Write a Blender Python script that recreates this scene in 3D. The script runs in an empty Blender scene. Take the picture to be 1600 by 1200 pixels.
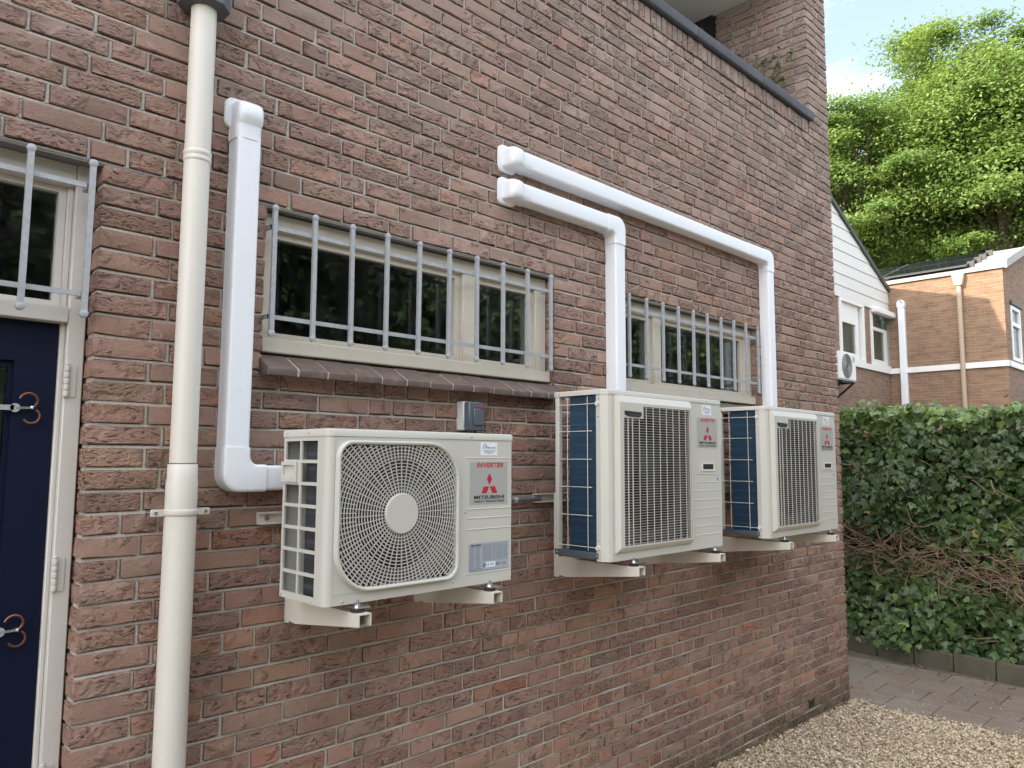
import bpy, bmesh, math, random
import numpy as np
from mathutils import Vector, Matrix

rad = math.radians
scene = bpy.context.scene
COL = scene.collection

# ------------------------------------------------------------------ camera
CAM = np.array([-0.63251, -2.31849, 1.77614])
YAW, PITCH, ROLL, FPX = 0.776311, 0.0977709, 0.00482635, 1180.552
_f = np.array([math.sin(YAW)*math.cos(PITCH), math.cos(YAW)*math.cos(PITCH), math.sin(PITCH)])
_r = np.array([math.cos(YAW), -math.sin(YAW), 0.0])
_u = np.cross(_r, _f)
RIGHT = math.cos(ROLL)*_r + math.sin(ROLL)*_u
UP = -math.sin(ROLL)*_r + math.cos(ROLL)*_u
FWD = _f
cd = bpy.data.cameras.new('camera')
cam = bpy.data.objects.new('camera', cd); COL.objects.link(cam)
cd.sensor_fit = 'HORIZONTAL'; cd.sensor_width = 36.0
cd.lens = 36.0*FPX/1600.0
cd.clip_start = 0.05; cd.clip_end = 2000.0
mw = Matrix.Identity(4)
for i in range(3):
    mw[i][0] = RIGHT[i]; mw[i][1] = UP[i]; mw[i][2] = -FWD[i]; mw[i][3] = CAM[i]
cam.matrix_world = mw
scene.camera = cam

# ------------------------------------------------------------------ sky, sun, exposure
SUN_EL = rad(28.0)
SUN_DIR = np.array([-0.94, 0.34]); SUN_DIR /= np.linalg.norm(SUN_DIR)     # horizontal direction towards the sun
SUN_AZ = math.atan2(SUN_DIR[0], SUN_DIR[1])
world = bpy.data.worlds.new('World'); scene.world = world
world.use_nodes = True
nt = world.node_tree; nt.nodes.clear()
def wn(t): return nt.nodes.new(t)
wo = wn('ShaderNodeOutputWorld'); wb = wn('ShaderNodeBackground')
sky = wn('ShaderNodeTexSky'); sky.sky_type = 'NISHITA'; sky.sun_disc = False
sky.sun_elevation = SUN_EL; sky.sun_rotation = SUN_AZ
sky.air_density = 1.0; sky.dust_density = 3.0; sky.ozone_density = 1.0
tc = wn('ShaderNodeTexCoord')
mp = wn('ShaderNodeMapping'); mp.inputs['Scale'].default_value = (1.6, 1.6, 4.2); mp.inputs['Location'].default_value = (1.07, 6.78, 6.11)
cn = wn('ShaderNodeTexNoise'); cn.inputs['Scale'].default_value = 1.5; cn.inputs['Detail'].default_value = 7; cn.inputs['Roughness'].default_value = 0.55
cr = wn('ShaderNodeValToRGB'); cr.color_ramp.elements[0].position = 0.40; cr.color_ramp.elements[1].position = 0.60
cr.color_ramp.elements[0].color = (0.11, 0.11, 0.11, 1); cr.color_ramp.elements[1].color = (0.95, 0.95, 0.95, 1)
c2 = wn('ShaderNodeTexNoise'); c2.inputs['Scale'].default_value = 3.1; c2.inputs['Detail'].default_value = 5
cc = wn('ShaderNodeMixRGB'); cc.inputs[1].default_value = (6.2, 6.5, 7.0, 1); cc.inputs[2].default_value = (9.2, 9.2, 9.3, 1)
mx = wn('ShaderNodeMixRGB')
nt.links.new(tc.outputs['Generated'], mp.inputs['Vector'])
nt.links.new(mp.outputs['Vector'], cn.inputs['Vector']); nt.links.new(mp.outputs['Vector'], c2.inputs['Vector'])
nt.links.new(cn.outputs['Fac'], cr.inputs['Fac']); nt.links.new(cr.outputs['Color'], mx.inputs['Fac'])
nt.links.new(c2.outputs['Fac'], cc.inputs['Fac'])
dt = wn('ShaderNodeVectorMath'); dt.operation = 'DOT_PRODUCT'
dt.inputs[1].default_value = (SUN_DIR[0]*math.cos(SUN_EL), SUN_DIR[1]*math.cos(SUN_EL), math.sin(SUN_EL))
nt.links.new(tc.outputs['Generated'], dt.inputs[0])
fw = wn('ShaderNodeMapRange'); nt.links.new(dt.outputs['Value'], fw.inputs['Value'])      # clouds scatter forward: brighter round the sun
fw.inputs['From Min'].default_value = -0.6; fw.inputs['From Max'].default_value = 1.0; fw.inputs['To Min'].default_value = 0.80; fw.inputs['To Max'].default_value = 1.75
fm = wn('ShaderNodeMixRGB'); fm.blend_type = 'MULTIPLY'; fm.inputs[0].default_value = 1.0
nt.links.new(cc.outputs['Color'], fm.inputs[1]); nt.links.new(fw.outputs['Result'], fm.inputs[2])
nt.links.new(sky.outputs['Color'], mx.inputs[1]); nt.links.new(fm.outputs['Color'], mx.inputs[2])
nt.links.new(mx.outputs['Color'], wb.inputs['Color']); wb.inputs['Strength'].default_value = 0.12
nt.links.new(wb.outputs['Background'], wo.inputs['Surface'])
sl = bpy.data.lights.new('sun', 'SUN'); sl.energy = 2.7; sl.angle = rad(0.6); sl.color = (1.0, 0.85, 0.66)
so = bpy.data.objects.new('sun', sl); COL.objects.link(so)
tosun = Vector((SUN_DIR[0]*math.cos(SUN_EL), SUN_DIR[1]*math.cos(SUN_EL), math.sin(SUN_EL)))
so.rotation_euler = tosun.to_track_quat('Z', 'Y').to_euler(); so.location = (-8, 6, 14)
vs = scene.view_settings
vs.view_transform = 'Standard'; vs.look = 'None'; vs.gamma = 1.0; vs.use_curve_mapping = False
vs.exposure = 1.68
scene.cycles.max_bounces = 8; scene.cycles.diffuse_bounces = 4; scene.cycles.transparent_max_bounces = 16
scene.cycles.use_denoising = True
scene.cycles.sample_clamp_indirect = 6.0

# ------------------------------------------------------------------ helpers
def project(P):
    q = np.asarray(P, float) - CAM
    d = q @ FWD
    return 800 + FPX*(q @ RIGHT)/d, 600 - FPX*(q @ UP)/d

class MB:
    """collects geometry for ONE mesh object"""
    def __init__(s): s.v = []; s.f = []; s.m = []
    def add(s, vs, fs, mi=0):
        o = len(s.v); s.v += [tuple(map(float, a)) for a in vs]
        s.f += [tuple(o+i for i in f) for f in fs]; s.m += [mi]*len(fs); return s
    def box(s, x0, x1, y0, y1, z0, z1, mi=0):
        v = [(x0,y0,z0),(x1,y0,z0),(x1,y1,z0),(x0,y1,z0),(x0,y0,z1),(x1,y0,z1),(x1,y1,z1),(x0,y1,z1)]
        return s.add(v, [(3,2,1,0),(4,5,6,7),(0,1,5,4),(1,2,6,5),(2,3,7,6),(3,0,4,7)], mi)
    def prism(s, poly, axis, a0, a1, mi=0):
        """poly: 2-D points; axis x -> (y,z), y -> (x,z), z -> (x,y)"""
        def P(p, a):
            return (a, p[0], p[1]) if axis == 'x' else (p[0], a, p[1]) if axis == 'y' else (p[0], p[1], a)
        n = len(poly)
        v = [P(p, a0) for p in poly] + [P(p, a1) for p in poly]
        fs = [tuple(range(n))[::-1], tuple(range(n, 2*n))] + [(i, (i+1) % n, n+(i+1) % n, n+i) for i in range(n)]
        return s.add(v, fs, mi)
    def tube(s, pts, r, n=8, mi=0, caps=True):
        pts = [np.array(p, float) for p in pts]; m = len(pts)
        rs = r if isinstance(r, (list, tuple, np.ndarray)) else [r]*m
        t = [pts[min(i+1, m-1)] - pts[max(i-1, 0)] for i in range(m)]
        t = [a/(np.linalg.norm(a)+1e-12) for a in t]
        up = np.array([0, 0, 1.0]) if abs(t[0][2]) < 0.9 else np.array([1.0, 0, 0])
        a = np.cross(t[0], up); a /= np.linalg.norm(a)
        v = []
        for i in range(m):
            a = a - t[i]*(a @ t[i]); a /= np.linalg.norm(a)+1e-12
            b = np.cross(t[i], a)
            for k in range(n):
                q = 2*math.pi*k/n + math.pi/n
                v.append(pts[i] + rs[i]*(math.cos(q)*a + math.sin(q)*b))
        fs = []
        for i in range(m-1):
            for k in range(n):
                fs.append((i*n+k, i*n+(k+1) % n, (i+1)*n+(k+1) % n, (i+1)*n+k))
        if caps:
            fs.append(tuple(range(n))[::-1]); fs.append(tuple(range((m-1)*n, m*n)))
        return s.add(v, fs, mi)
    def lathe(s, prof, c, axis='z', n=24, mi=0):
        """prof: list of (radius, along)"""
        v = []
        for (r, h) in prof:
            for k in range(n):
                q = 2*math.pi*k/n
                a, b = r*math.cos(q), r*math.sin(q)
                v.append((c[0]+a, c[1]+b, c[2]+h) if axis == 'z' else (c[0]+a, c[1]+h, c[2]+b) if axis == 'y' else (c[0]+h, c[1]+a, c[2]+b))
        m = len(prof); fs = []
        for i in range(m-1):
            for k in range(n):
                fs.append((i*n+k, i*n+(k+1) % n, (i+1)*n+(k+1) % n, (i+1)*n+k))
        fs.append(tuple(range(n))[::-1]); fs.append(tuple(range((m-1)*n, m*n)))
        return s.add(v, fs, mi)
    def loops(s, Ls, close=True, caps=(False, False), mi=0):
        n = len(Ls[0]); v = [p for L in Ls for p in L]; fs = []
        for i in range(len(Ls)-1):
            for k in range(n if close else n-1):
                fs.append((i*n+k, i*n+(k+1) % n, (i+1)*n+(k+1) % n, (i+1)*n+k))
        if caps[0]: fs.append(tuple(range(n))[::-1])
        if caps[1]: fs.append(tuple(range((len(Ls)-1)*n, len(Ls)*n)))
        return s.add(v, fs, mi)
    def panel(s, us, vs_, solid, P, t, mi=0):
        """a flat panel of cells with holes; P(u,v,d) maps to 3-D, t is its thickness"""
        nu, nv = len(us)-1, len(vs_)-1
        for i in range(nu):
            for j in range(nv):
                if not solid(i, j): continue
                q = [(us[i], vs_[j]), (us[i+1], vs_[j]), (us[i+1], vs_[j+1]), (us[i], vs_[j+1])]
                s.add([P(a, b, 0) for a, b in q], [(0, 1, 2, 3)], mi)
                s.add([P(a, b, t) for a, b in q], [(3, 2, 1, 0)], mi)
                for di, dj, e in ((-1, 0, (3, 0)), (1, 0, (1, 2)), (0, -1, (0, 1)), (0, 1, (2, 3))):
                    ii, jj = i+di, j+dj
                    if 0 <= ii < nu and 0 <= jj < nv and solid(ii, jj): continue
                    a, b = q[e[0]], q[e[1]]
                    s.add([P(*a, 0), P(*a, t), P(*b, t), P(*b, 0)], [(0, 1, 2, 3)], mi)
        return s
    def build(s, name, mats, parent=None, bevel=0.0, seg=1, smooth=True, angle=38, merge=False):
        me = bpy.data.meshes.new(name)
        me.from_pydata(s.v, [], s.f)
        for m in (mats if isinstance(mats, (list, tuple)) else [mats]): me.materials.append(m)
        if any(s.m): me.polygons.foreach_set('material_index', s.m)
        if bevel or merge:
            bm = bmesh.new(); bm.from_mesh(me)
            if merge: bmesh.ops.remove_doubles(bm, verts=bm.verts, dist=1e-5)
            bmesh.ops.recalc_face_normals(bm, faces=bm.faces)
            if bevel:
                es = [e for e in bm.edges if len(e.link_faces) == 2 and e.calc_face_angle(0) > rad(30)]
                bmesh.ops.bevel(bm, geom=es, offset=bevel, offset_type='OFFSET', segments=seg, affect='EDGES', clamp_overlap=True)
            bm.to_mesh(me); bm.free()
        if smooth:
            me.shade_smooth(); me.set_sharp_from_angle(angle=rad(angle))
        me.update()
        return link(bpy.data.objects.new(name, me), parent)

def link(o, parent=None):
    COL.objects.link(o)
    if parent is not None: o.parent = parent
    return o
def tag(o, label=None, cat=None, group=None, kind=None):
    if label: o['label'] = label
    if cat: o['category'] = cat
    if group: o['group'] = group
    if kind: o['kind'] = kind
    return o
def thing(name, label, cat, group=None, loc=(0, 0, 0)):
    """an Empty at the thing's base; its parts are built in world coordinates and keep their places"""
    o = bpy.data.objects.new(name, None); o.empty_display_size = 0.05
    COL.objects.link(o); o.location = loc
    return tag(o, label, cat, group)
_keep = []
def settle():
    """turn world-coordinate parts into children of a moved Empty"""
    bpy.context.view_layer.update()
    for o in bpy.data.objects:
        if o.parent is not None and o.parent.parent is None and o.parent.type == 'EMPTY':
            o.matrix_parent_inverse = o.parent.matrix_world.inverted()

def rrect(x0, x1, z0, z1, r, n=6):
    """outline of a rounded rectangle, r may be 4 radii (bl, br, tr, tl)"""
    rs = r if isinstance(r, (tuple, list)) else (r,)*4
    out = []
    for (cx, cz, q0, rr) in ((x0+rs[0], z0+rs[0], 180, rs[0]), (x1-rs[1], z0+rs[1], 270, rs[1]), (x1-rs[2], z1-rs[2], 0, rs[2]), (x0+rs[3], z1-rs[3], 90, rs[3])):
        for k in range(n+1):
            q = rad(q0 + 90*k/n); out.append((cx+rr*math.cos(q), cz+rr*math.sin(q)))
    return out

# ------------------------------------------------------------------ materials
class NT:
    def __init__(s, name):
        s.mat = bpy.data.materials.new(name); s.mat.use_nodes = True
        s.t = s.mat.node_tree; s.t.nodes.clear()
        s.out = s.n('ShaderNodeOutputMaterial')
    def n(s, t, **kw):
        o = s.t.nodes.new(t)
        for k, v in kw.items(): setattr(o, k, v)
        return o
    def l(s, a, b): s.t.links.new(a, b)
    def noise(s, vec, scale, detail=4, rough=0.55, dist=0.0, w=None, ntype=None):
        o = s.n('ShaderNodeTexNoise')
        if w is not None: o.noise_dimensions = '4D'; s.l(w, o.inputs['W'])
        if ntype: o.noise_type = ntype
        o.inputs['Scale'].default_value = scale; o.inputs['Detail'].default_value = detail
        o.inputs['Roughness'].default_value = rough; o.inputs['Distortion'].default_value = dist
        if vec is not None: s.l(vec, o.inputs['Vector'])
        return o.outputs['Fac']
    def ramp(s, fac, stops):
        o = s.n('ShaderNodeValToRGB'); e = o.color_ramp.elements
        while len(e) < len(stops): e.new(0.5)
        for i, (p, c) in enumerate(stops):
            e[i].position = p; c = c if isinstance(c, (tuple, list)) else (c, c, c); e[i].color = (*c[:3], 1)
        s.l(fac, o.inputs['Fac']); return o.outputs['Color']
    def mix(s, fac, a, b, mode='MIX'):
        o = s.n('ShaderNodeMixRGB', blend_type=mode)
        for i, x in ((0, fac), (1, a), (2, b)):
            if isinstance(x, (int, float)): o.inputs[i].default_value = x if i == 0 else (x, x, x, 1)
            elif isinstance(x, tuple): o.inputs[i].default_value = (*x[:3], 1)
            else: s.l(x, o.inputs[i])
        return o.outputs['Color']
    def math(s, op, a, b=None, c=None, clamp=False):
        o = s.n('ShaderNodeMath', operation=op, use_clamp=clamp)
        for i, x in enumerate((a, b, c)):
            if x is None: continue
            if isinstance(x, (int, float)): o.inputs[i].default_value = x
            else: s.l(x, o.inputs[i])
        return o.outputs[0]
    def mapping(s, vec, scale=(1, 1, 1), loc=(0, 0, 0), rot=(0, 0, 0)):
        o = s.n('ShaderNodeMapping'); o.inputs['Scale'].default_value = scale
        o.inputs['Location'].default_value = loc; o.inputs['Rotation'].default_value = rot
        s.l(vec, o.inputs['Vector']); return o.outputs['Vector']
    def pos(s): return s.n('ShaderNodeNewGeometry').outputs['Position']
    def bump(s, h, strength=0.5, dist=0.005, normal=None):
        o = s.n('ShaderNodeBump'); o.inputs['Strength'].default_value = strength; o.inputs['Distance'].default_value = dist
        s.l(h, o.inputs['Height'])
        if normal is not None: s.l(normal, o.inputs['Normal'])
        return o.outputs['Normal']
    def bsdf(s, color, rough=0.5, metal=0.0, spec=0.5, normal=None, coat=0.0):
        o = s.n('ShaderNodeBsdfPrincipled')
        for k, x in (('Base Color', color), ('Roughness', rough), ('Metallic', metal), ('Specular IOR Level', spec), ('Coat Weight', coat)):
            if isinstance(x, (int, float)): o.inputs[k].default_value = x
            elif isinstance(x, tuple): o.inputs[k].default_value = (*x[:3], 1)
            else: s.l(x, o.inputs[k])
        if normal is not None: s.l(normal, o.inputs['Normal'])
        return o.outputs['BSDF']
    def done(s, sh): s.l(sh, s.out.inputs['Surface']); return s.mat

def simple(name, col, rough=0.5, metal=0.0, var=0.12, scale=9.0, bump=0.0, bscale=220.0, spec=0.5, stretch=(1, 1, 1), grime=0.0, gcol=(0.12, 0.10, 0.08)):
    m = NT(name); p = m.mapping(m.pos(), stretch)
    n1 = m.noise(p, scale, 5)
    c = m.mix(n1, tuple(a*(1-var) for a in col), tuple(min(1, a*(1+var)) for a in col))
    if grime:
        g = m.noise(m.mapping(m.pos(), (1, 1, 0.35)), 14, 6, 0.7)
        c = m.mix(m.ramp(g, [(0.52, 0), (0.78, grime)]), c, gcol)
    r = m.math('ADD', m.math('MULTIPLY', m.noise(p, scale*4, 3), 0.16), rough-0.08)
    nrm = m.bump(m.noise(m.pos(), bscale, 3), bump, 0.002) if bump else None
    return m.done(m.bsdf(c, r, metal, spec, nrm))

def brick_material(name, dark=False):
    m = NT(name); pos = m.pos()
    at = m.n('ShaderNodeAttribute'); at.attribute_name = 'tone'
    sp = m.n('ShaderNodeSeparateColor'); m.l(at.outputs['Color'], sp.inputs['Color'])
    hue, crk, lum = sp.outputs[0], sp.outputs[1], sp.outputs[2]
    w = m.math('MULTIPLY', hue, 37.0)
    base = m.ramp(hue, [(0.0, (0.275, 0.168, 0.132)), (0.22, (0.325, 0.182, 0.136)), (0.42, (0.345, 0.205, 0.155)), (0.60, (0.300, 0.198, 0.152)), (0.76, (0.365, 0.190, 0.135)), (0.90, (0.350, 0.220, 0.150)), (1.0, (0.410, 0.168, 0.110))])
    n1 = m.noise(m.mapping(pos, (1, 1, 1.6)), 26, 6, 0.62, 0.6, w)
    n2 = m.noise(pos, 210, 4, 0.7, 0.2, w)
    c = m.mix(m.ramp(n1, [(0.3, 0.0), (0.72, 1.0)]), m.mix(0.28, base, (0.200, 0.130, 0.105)), m.mix(0.24, base, (0.46, 0.315, 0.235)))
    c = m.mix(m.ramp(n2, [(0.35, 0.30), (0.7, 0)]), c, (0.15, 0.10, 0.086))
    # hand-moulded folds and pits: short ragged creases running along the brick, in some parts of some bricks
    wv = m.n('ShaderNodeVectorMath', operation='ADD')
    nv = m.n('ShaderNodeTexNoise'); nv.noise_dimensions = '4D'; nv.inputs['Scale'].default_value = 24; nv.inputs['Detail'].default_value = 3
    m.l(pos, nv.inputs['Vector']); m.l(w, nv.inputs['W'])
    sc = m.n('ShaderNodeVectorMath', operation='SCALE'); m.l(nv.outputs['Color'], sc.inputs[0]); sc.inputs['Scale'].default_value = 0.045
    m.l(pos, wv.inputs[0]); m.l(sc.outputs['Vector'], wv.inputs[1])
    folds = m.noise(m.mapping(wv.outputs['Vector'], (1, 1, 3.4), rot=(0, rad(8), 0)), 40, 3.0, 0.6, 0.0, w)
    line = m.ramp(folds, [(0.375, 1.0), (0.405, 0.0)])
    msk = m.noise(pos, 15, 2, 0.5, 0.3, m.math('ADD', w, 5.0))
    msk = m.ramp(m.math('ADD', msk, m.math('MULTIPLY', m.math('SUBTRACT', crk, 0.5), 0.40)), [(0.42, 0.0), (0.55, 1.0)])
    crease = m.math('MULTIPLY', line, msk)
    # weathering: paler lime bloom in patches, grey bloom high up, green at the foot
    xyz = m.n('ShaderNodeSeparateXYZ'); m.l(pos, xyz.inputs[0])
    X, Z = xyz.outputs[0], xyz.outputs[2]
    bl = m.noise(m.mapping(pos, (1, 1, 1.4)), 1.9, 5, 0.6)
    zone = m.math('MULTIPLY', m.ramp(m.math('ABSOLUTE', m.math('SUBTRACT', Z, 2.66)), [(0.05, 1.0), (0.5, 0.0)]), m.ramp(m.math('ABSOLUTE', m.math('SUBTRACT', X, 1.75)), [(0.35, 1.0), (1.0, 0.0)]))
    fine = m.noise(pos, 34, 5, 0.75)
    lime = m.math('MULTIPLY', m.math('ADD', m.ramp(bl, [(0.48, 0), (0.72, 0.75)]), m.math('MULTIPLY', zone, 0.8)), m.ramp(fine, [(0.38, 0), (0.66, 1.0)]))
    c = m.mix(m.math('MULTIPLY', lime, 0.28, clamp=True), c, (0.56, 0.46, 0.41))
    up = m.math('MULTIPLY', m.ramp(Z, [(0.0, 0), (0.48, 0.0), (0.86, 1.0)]), 1.0)
    mr = m.n('ShaderNodeMapRange'); m.l(Z, mr.inputs['Value']); mr.inputs['From Min'].default_value = 2.4; mr.inputs['From Max'].default_value = 4.4
    grey = m.math('MULTIPLY', mr.outputs['Result'], m.ramp(m.noise(pos, 5, 5, 0.6), [(0.3, 0.25), (0.7, 0.85)]))
    c = m.mix(grey, c, m.mix(n2, (0.235, 0.195, 0.172), (0.345, 0.295, 0.265)))
    lo = m.n('ShaderNodeMapRange'); m.l(Z, lo.inputs['Value']); lo.inputs['From Min'].default_value = 0.30; lo.inputs['From Max'].default_value = 0.10
    c = m.mix(m.math('MULTIPLY', lo.outputs['Result'], m.ramp(fine, [(0.3, 0.3), (0.65, 0.95)])), c, (0.105, 0.095, 0.055))
    c = m.mix(m.math('MULTIPLY', crease, 0.74), c, (0.055, 0.038, 0.034))  # shade inside the creases put into the colour, on top of the bump
    c = m.mix(1.0, c, m.mix(lum, (1.06, 1.07, 1.07), (1.32, 1.33, 1.33)), 'MULTIPLY')
    h = m.math('ADD', m.math('MULTIPLY', n1, 0.45), m.math('MULTIPLY', n2, 0.50))
    h = m.math('ADD', h, m.math('MULTIPLY', m.math('MULTIPLY', folds, msk), 1.8))
    h = m.math('SUBTRACT', h, m.math('MULTIPLY', crease, 1.6))
    nrm = m.bump(h, 1.0, 0.011)
    return m.done(m.bsdf(c, 0.9, 0, 0.25, nrm))

def mortar_material(name):
    m = NT(name); pos = m.pos()
    n1 = m.noise(pos, 7, 6, 0.65); n2 = m.noise(pos, 170, 4, 0.75)
    c = m.mix(n1, (0.48, 0.43, 0.37), (0.66, 0.61, 0.54))
    c = m.mix(m.ramp(n2, [(0.3, 0.4), (0.6, 0)]), c, (0.22, 0.19, 0.16))
    xyz = m.n('ShaderNodeSeparateXYZ'); m.l(pos, xyz.inputs[0])
    mr = m.n('ShaderNodeMapRange'); m.l(xyz.outputs[2], mr.inputs['Value']); mr.inputs['From Min'].default_value = 2.5; mr.inputs['From Max'].default_value = 4.3
    c = m.mix(m.math('MULTIPLY', mr.outputs['Result'], 0.4), c, (0.38, 0.35, 0.32))
    h = m.math('ADD', n2, m.math('MULTIPLY', m.noise(pos, 45, 4), 1.5))
    return m.done(m.bsdf(c, 0.95, 0, 0.2, m.bump(h, 0.9, 0.005)))

def far_brick(name, a, b, mort, axis):
    """brickwork too far away for single bricks; axis: the horizontal world axis of the wall"""
    m = NT(name); pos = m.pos()
    xyz = m.n('ShaderNodeSeparateXYZ'); m.l(pos, xyz.inputs[0])
    cmb = m.n('ShaderNodeCombineXYZ'); m.l(xyz.outputs[0 if axis == 'x' else 1], cmb.inputs[0]); m.l(xyz.outputs[2], cmb.inputs[1])
    br = m.n('ShaderNodeTexBrick'); m.l(cmb.outputs[0], br.inputs['Vector'])
    br.inputs['Scale'].default_value = 1.0; br.inputs['Brick Width'].default_value = 0.205; br.inputs['Row Height'].default_value = 0.0625
    br.inputs['Mortar Size'].default_value = 0.007; br.inputs['Mortar Smooth'].default_value = 0.3; br.inputs['Bias'].default_value = 0.0
    br.inputs['Color1'].default_value = (*a, 1); br.inputs['Color2'].default_value = (*b, 1); br.inputs['Mortar'].default_value = (*mort, 1)
    br.offset = 0.5
    n = m.noise(m.mapping(pos, (1, 1, 3)), 2.2, 6, 0.7)
    c = m.mix(m.ramp(n, [(0.3, 0.5), (0.7, 0.0)]), br.outputs['Color'], tuple(x*0.55 for x in a))
    n3 = m.noise(m.mapping(pos, (4.5, 4.5, 16)), 1.0, 2, 0.5)
    c = m.mix(m.ramp(n3, [(0.4, 0.0), (0.62, 0.55)]), c, tuple(x*1.25 for x in b))
    nrm = m.bump(br.outputs['Fac'], 0.8, -0.008)
    return m.done(m.bsdf(c, 0.9, 0, 0.2, nrm))

def leaf_material(name, c0, c1, c2, trans=0.35, rough=0.45, spec=0.4):
    m = NT(name)
    at = m.n('ShaderNodeAttribute'); at.attribute_name = 'tone'
    sp = m.n('ShaderNodeSeparateColor'); m.l(at.outputs['Color'], sp.inputs['Color'])
    c = m.ramp(sp.outputs[0], [(0.0, c0), (0.55, c1), (1.0, c2)])
    c = m.mix(m.math('MULTIPLY', sp.outputs[1], 1.0), c, (0.30, 0.24, 0.04))
    b = m.bsdf(c, rough, 0, spec)
    tr = m.n('ShaderNodeBsdfTranslucent'); m.l(m.mix(0.35, c, (0.30, 0.36, 0.03)), tr.inputs['Color'])
    mxs = m.n('ShaderNodeMixShader'); mxs.inputs[0].default_value = trans
    m.l(b, mxs.inputs[1]); m.l(tr.outputs[0], mxs.inputs[2])
    return m.done(mxs.outputs[0])

def glass_material(name, tint=(0.75, 0.8, 0.8)):
    m = NT(name)
    t = m.n('ShaderNodeBsdfTransparent'); t.inputs['Color'].default_value = (*tint, 1)
    g = m.n('ShaderNodeBsdfGlossy'); g.inputs['Roughness'].default_value = 0.015
    n = m.bump(m.noise(m.pos(), 2.5, 2), 0.12, 0.01); m.l(n, g.inputs['Normal'])
    fr = m.n('ShaderNodeFresnel'); fr.inputs['IOR'].default_value = 1.52
    k = m.math('MULTIPLY', fr.outputs[0], 0.75, clamp=True)
    dirt = m.n('ShaderNodeBsdfDiffuse'); dirt.inputs['Color'].default_value = (0.35, 0.35, 0.33, 1)
    m1 = m.n('ShaderNodeMixShader'); m.l(k, m1.inputs[0]); m.l(t.outputs[0], m1.inputs[1]); m.l(g.outputs[0], m1.inputs[2])
    m2 = m.n('ShaderNodeMixShader'); m.l(m.ramp(m.noise(m.pos(), 9, 6, 0.7), [(0.45, 0.0), (0.85, 0.05)]), m2.inputs[0]); m.l(m1.outputs[0], m2.inputs[1]); m.l(dirt.outputs[0], m2.inputs[2])
    return m.done(m2.outputs[0])

M = {}
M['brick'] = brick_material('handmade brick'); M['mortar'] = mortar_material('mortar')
M['pvc_white'] = simple('white duct plastic', (0.80, 0.82, 0.85), 0.30, var=0.02, scale=4, grime=0.05, gcol=(0.55, 0.52, 0.46))
M['pvc_cream'] = simple('cream pipe plastic', (0.68, 0.645, 0.575), 0.38, var=0.04, scale=5, grime=0.22, gcol=(0.42, 0.37, 0.28))
M['cream_paint'] = simple('cream paint', (0.60, 0.55, 0.46), 0.5, var=0.05, scale=6, grime=0.2, bump=0.05, gcol=(0.30, 0.26, 0.2))
M['jamb_paint'] = simple('off-white paint', (0.62, 0.58, 0.53), 0.5, var=0.04, scale=6, grime=0.12, bump=0.05, gcol=(0.36, 0.32, 0.27))
M['galv'] = simple('galvanised steel', (0.40, 0.41, 0.425), 0.52, 0.25, var=0.28, scale=60, bump=0.25, bscale=160, grime=0.3, gcol=(0.22, 0.23, 0.25))
M['steel_dark'] = simple('dark steel', (0.11, 0.12, 0.13), 0.55, 0.3, var=0.2, scale=18, grime=0.3, gcol=(0.2, 0.15, 0.12))
M['lintel'] = simple('weathered lintel steel', (0.20, 0.205, 0.21), 0.6, 0.2, var=0.25, scale=14)
M['zinc_bolt'] = simple('zinc plated bolt', (0.62, 0.63, 0.64), 0.25, 0.9, var=0.1)
M['blue_paint'] = simple('dark blue gloss paint', (0.0025, 0.006, 0.024), 0.6, spec=0.2, var=0.12, scale=5, bump=0.08, bscale=90, stretch=(6, 6, 0.6))
M['casing'] = simple('beige powder coat', (0.545, 0.53, 0.475), 0.42, var=0.012, scale=3, bump=0.04, bscale=500)
M['casing_grey'] = simple('grey beige powder coat', (0.505, 0.50, 0.455), 0.42, var=0.012, scale=3, bump=0.04, bscale=500)
M['bracket'] = simple('cream bracket coat', (0.64, 0.60, 0.52), 0.4, var=0.03, scale=5, grime=0.1)
M['black_plastic'] = simple('black plastic', (0.018, 0.018, 0.019), 0.5)
M['fan_dark'] = simple('dark grey fan', (0.016, 0.016, 0.017), 0.5)
M['shroud'] = simple('grey sheet metal', (0.05, 0.05, 0.048), 0.5, 0.2)
M['blind'] = simple('grey pane backing', (0.22, 0.22, 0.215), 0.8)
M['coil_dark'] = None; M['coil_blue'] = None
def coil(name, col, col2):
    m = NT(name); pos = m.pos()
    wv = m.n('ShaderNodeTexWave', wave_type='BANDS', bands_direction='Z'); wv.inputs['Scale'].default_value = 7.3; m.l(pos, wv.inputs['Vector'])
    fin = m.n('ShaderNodeTexWave', wave_type='BANDS', bands_direction='DIAGONAL'); fin.inputs['Scale'].default_value = 150; m.l(m.mapping(pos, (1, 1, 0.0)), fin.inputs['Vector'])
    c = m.mix(m.ramp(wv.outputs['Fac'], [(0.75, 0.0), (0.98, 0.8)]), col, col2)
    c = m.mix(m.ramp(m.noise(pos, 12, 5), [(0.4, 0), (0.8, 0.5)]), c, col2)
    return m.done(m.bsdf(c, 0.42, 0.35, 0.5, m.bump(fin.outputs['Fac'], 0.6, 0.002)))
M['coil_blue'] = coil('blue coated fins', (0.006, 0.034, 0.072), (0.013, 0.058, 0.108))
M['coil_dark'] = coil('grey aluminium fins', (0.030, 0.034, 0.040), (0.075, 0.083, 0.098))
M['red'] = simple('red print', (0.48, 0.014, 0.035), 0.45, var=0.03)
M['black_print'] = simple('black print', (0.012, 0.012, 0.014), 0.45)
M['grey_print'] = simple('grey print', (0.17, 0.19, 0.23), 0.5)
M['plate_grey'] = simple('silver sticker', (0.43, 0.43, 0.41), 0.38, 0.15, var=0.03)
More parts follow.
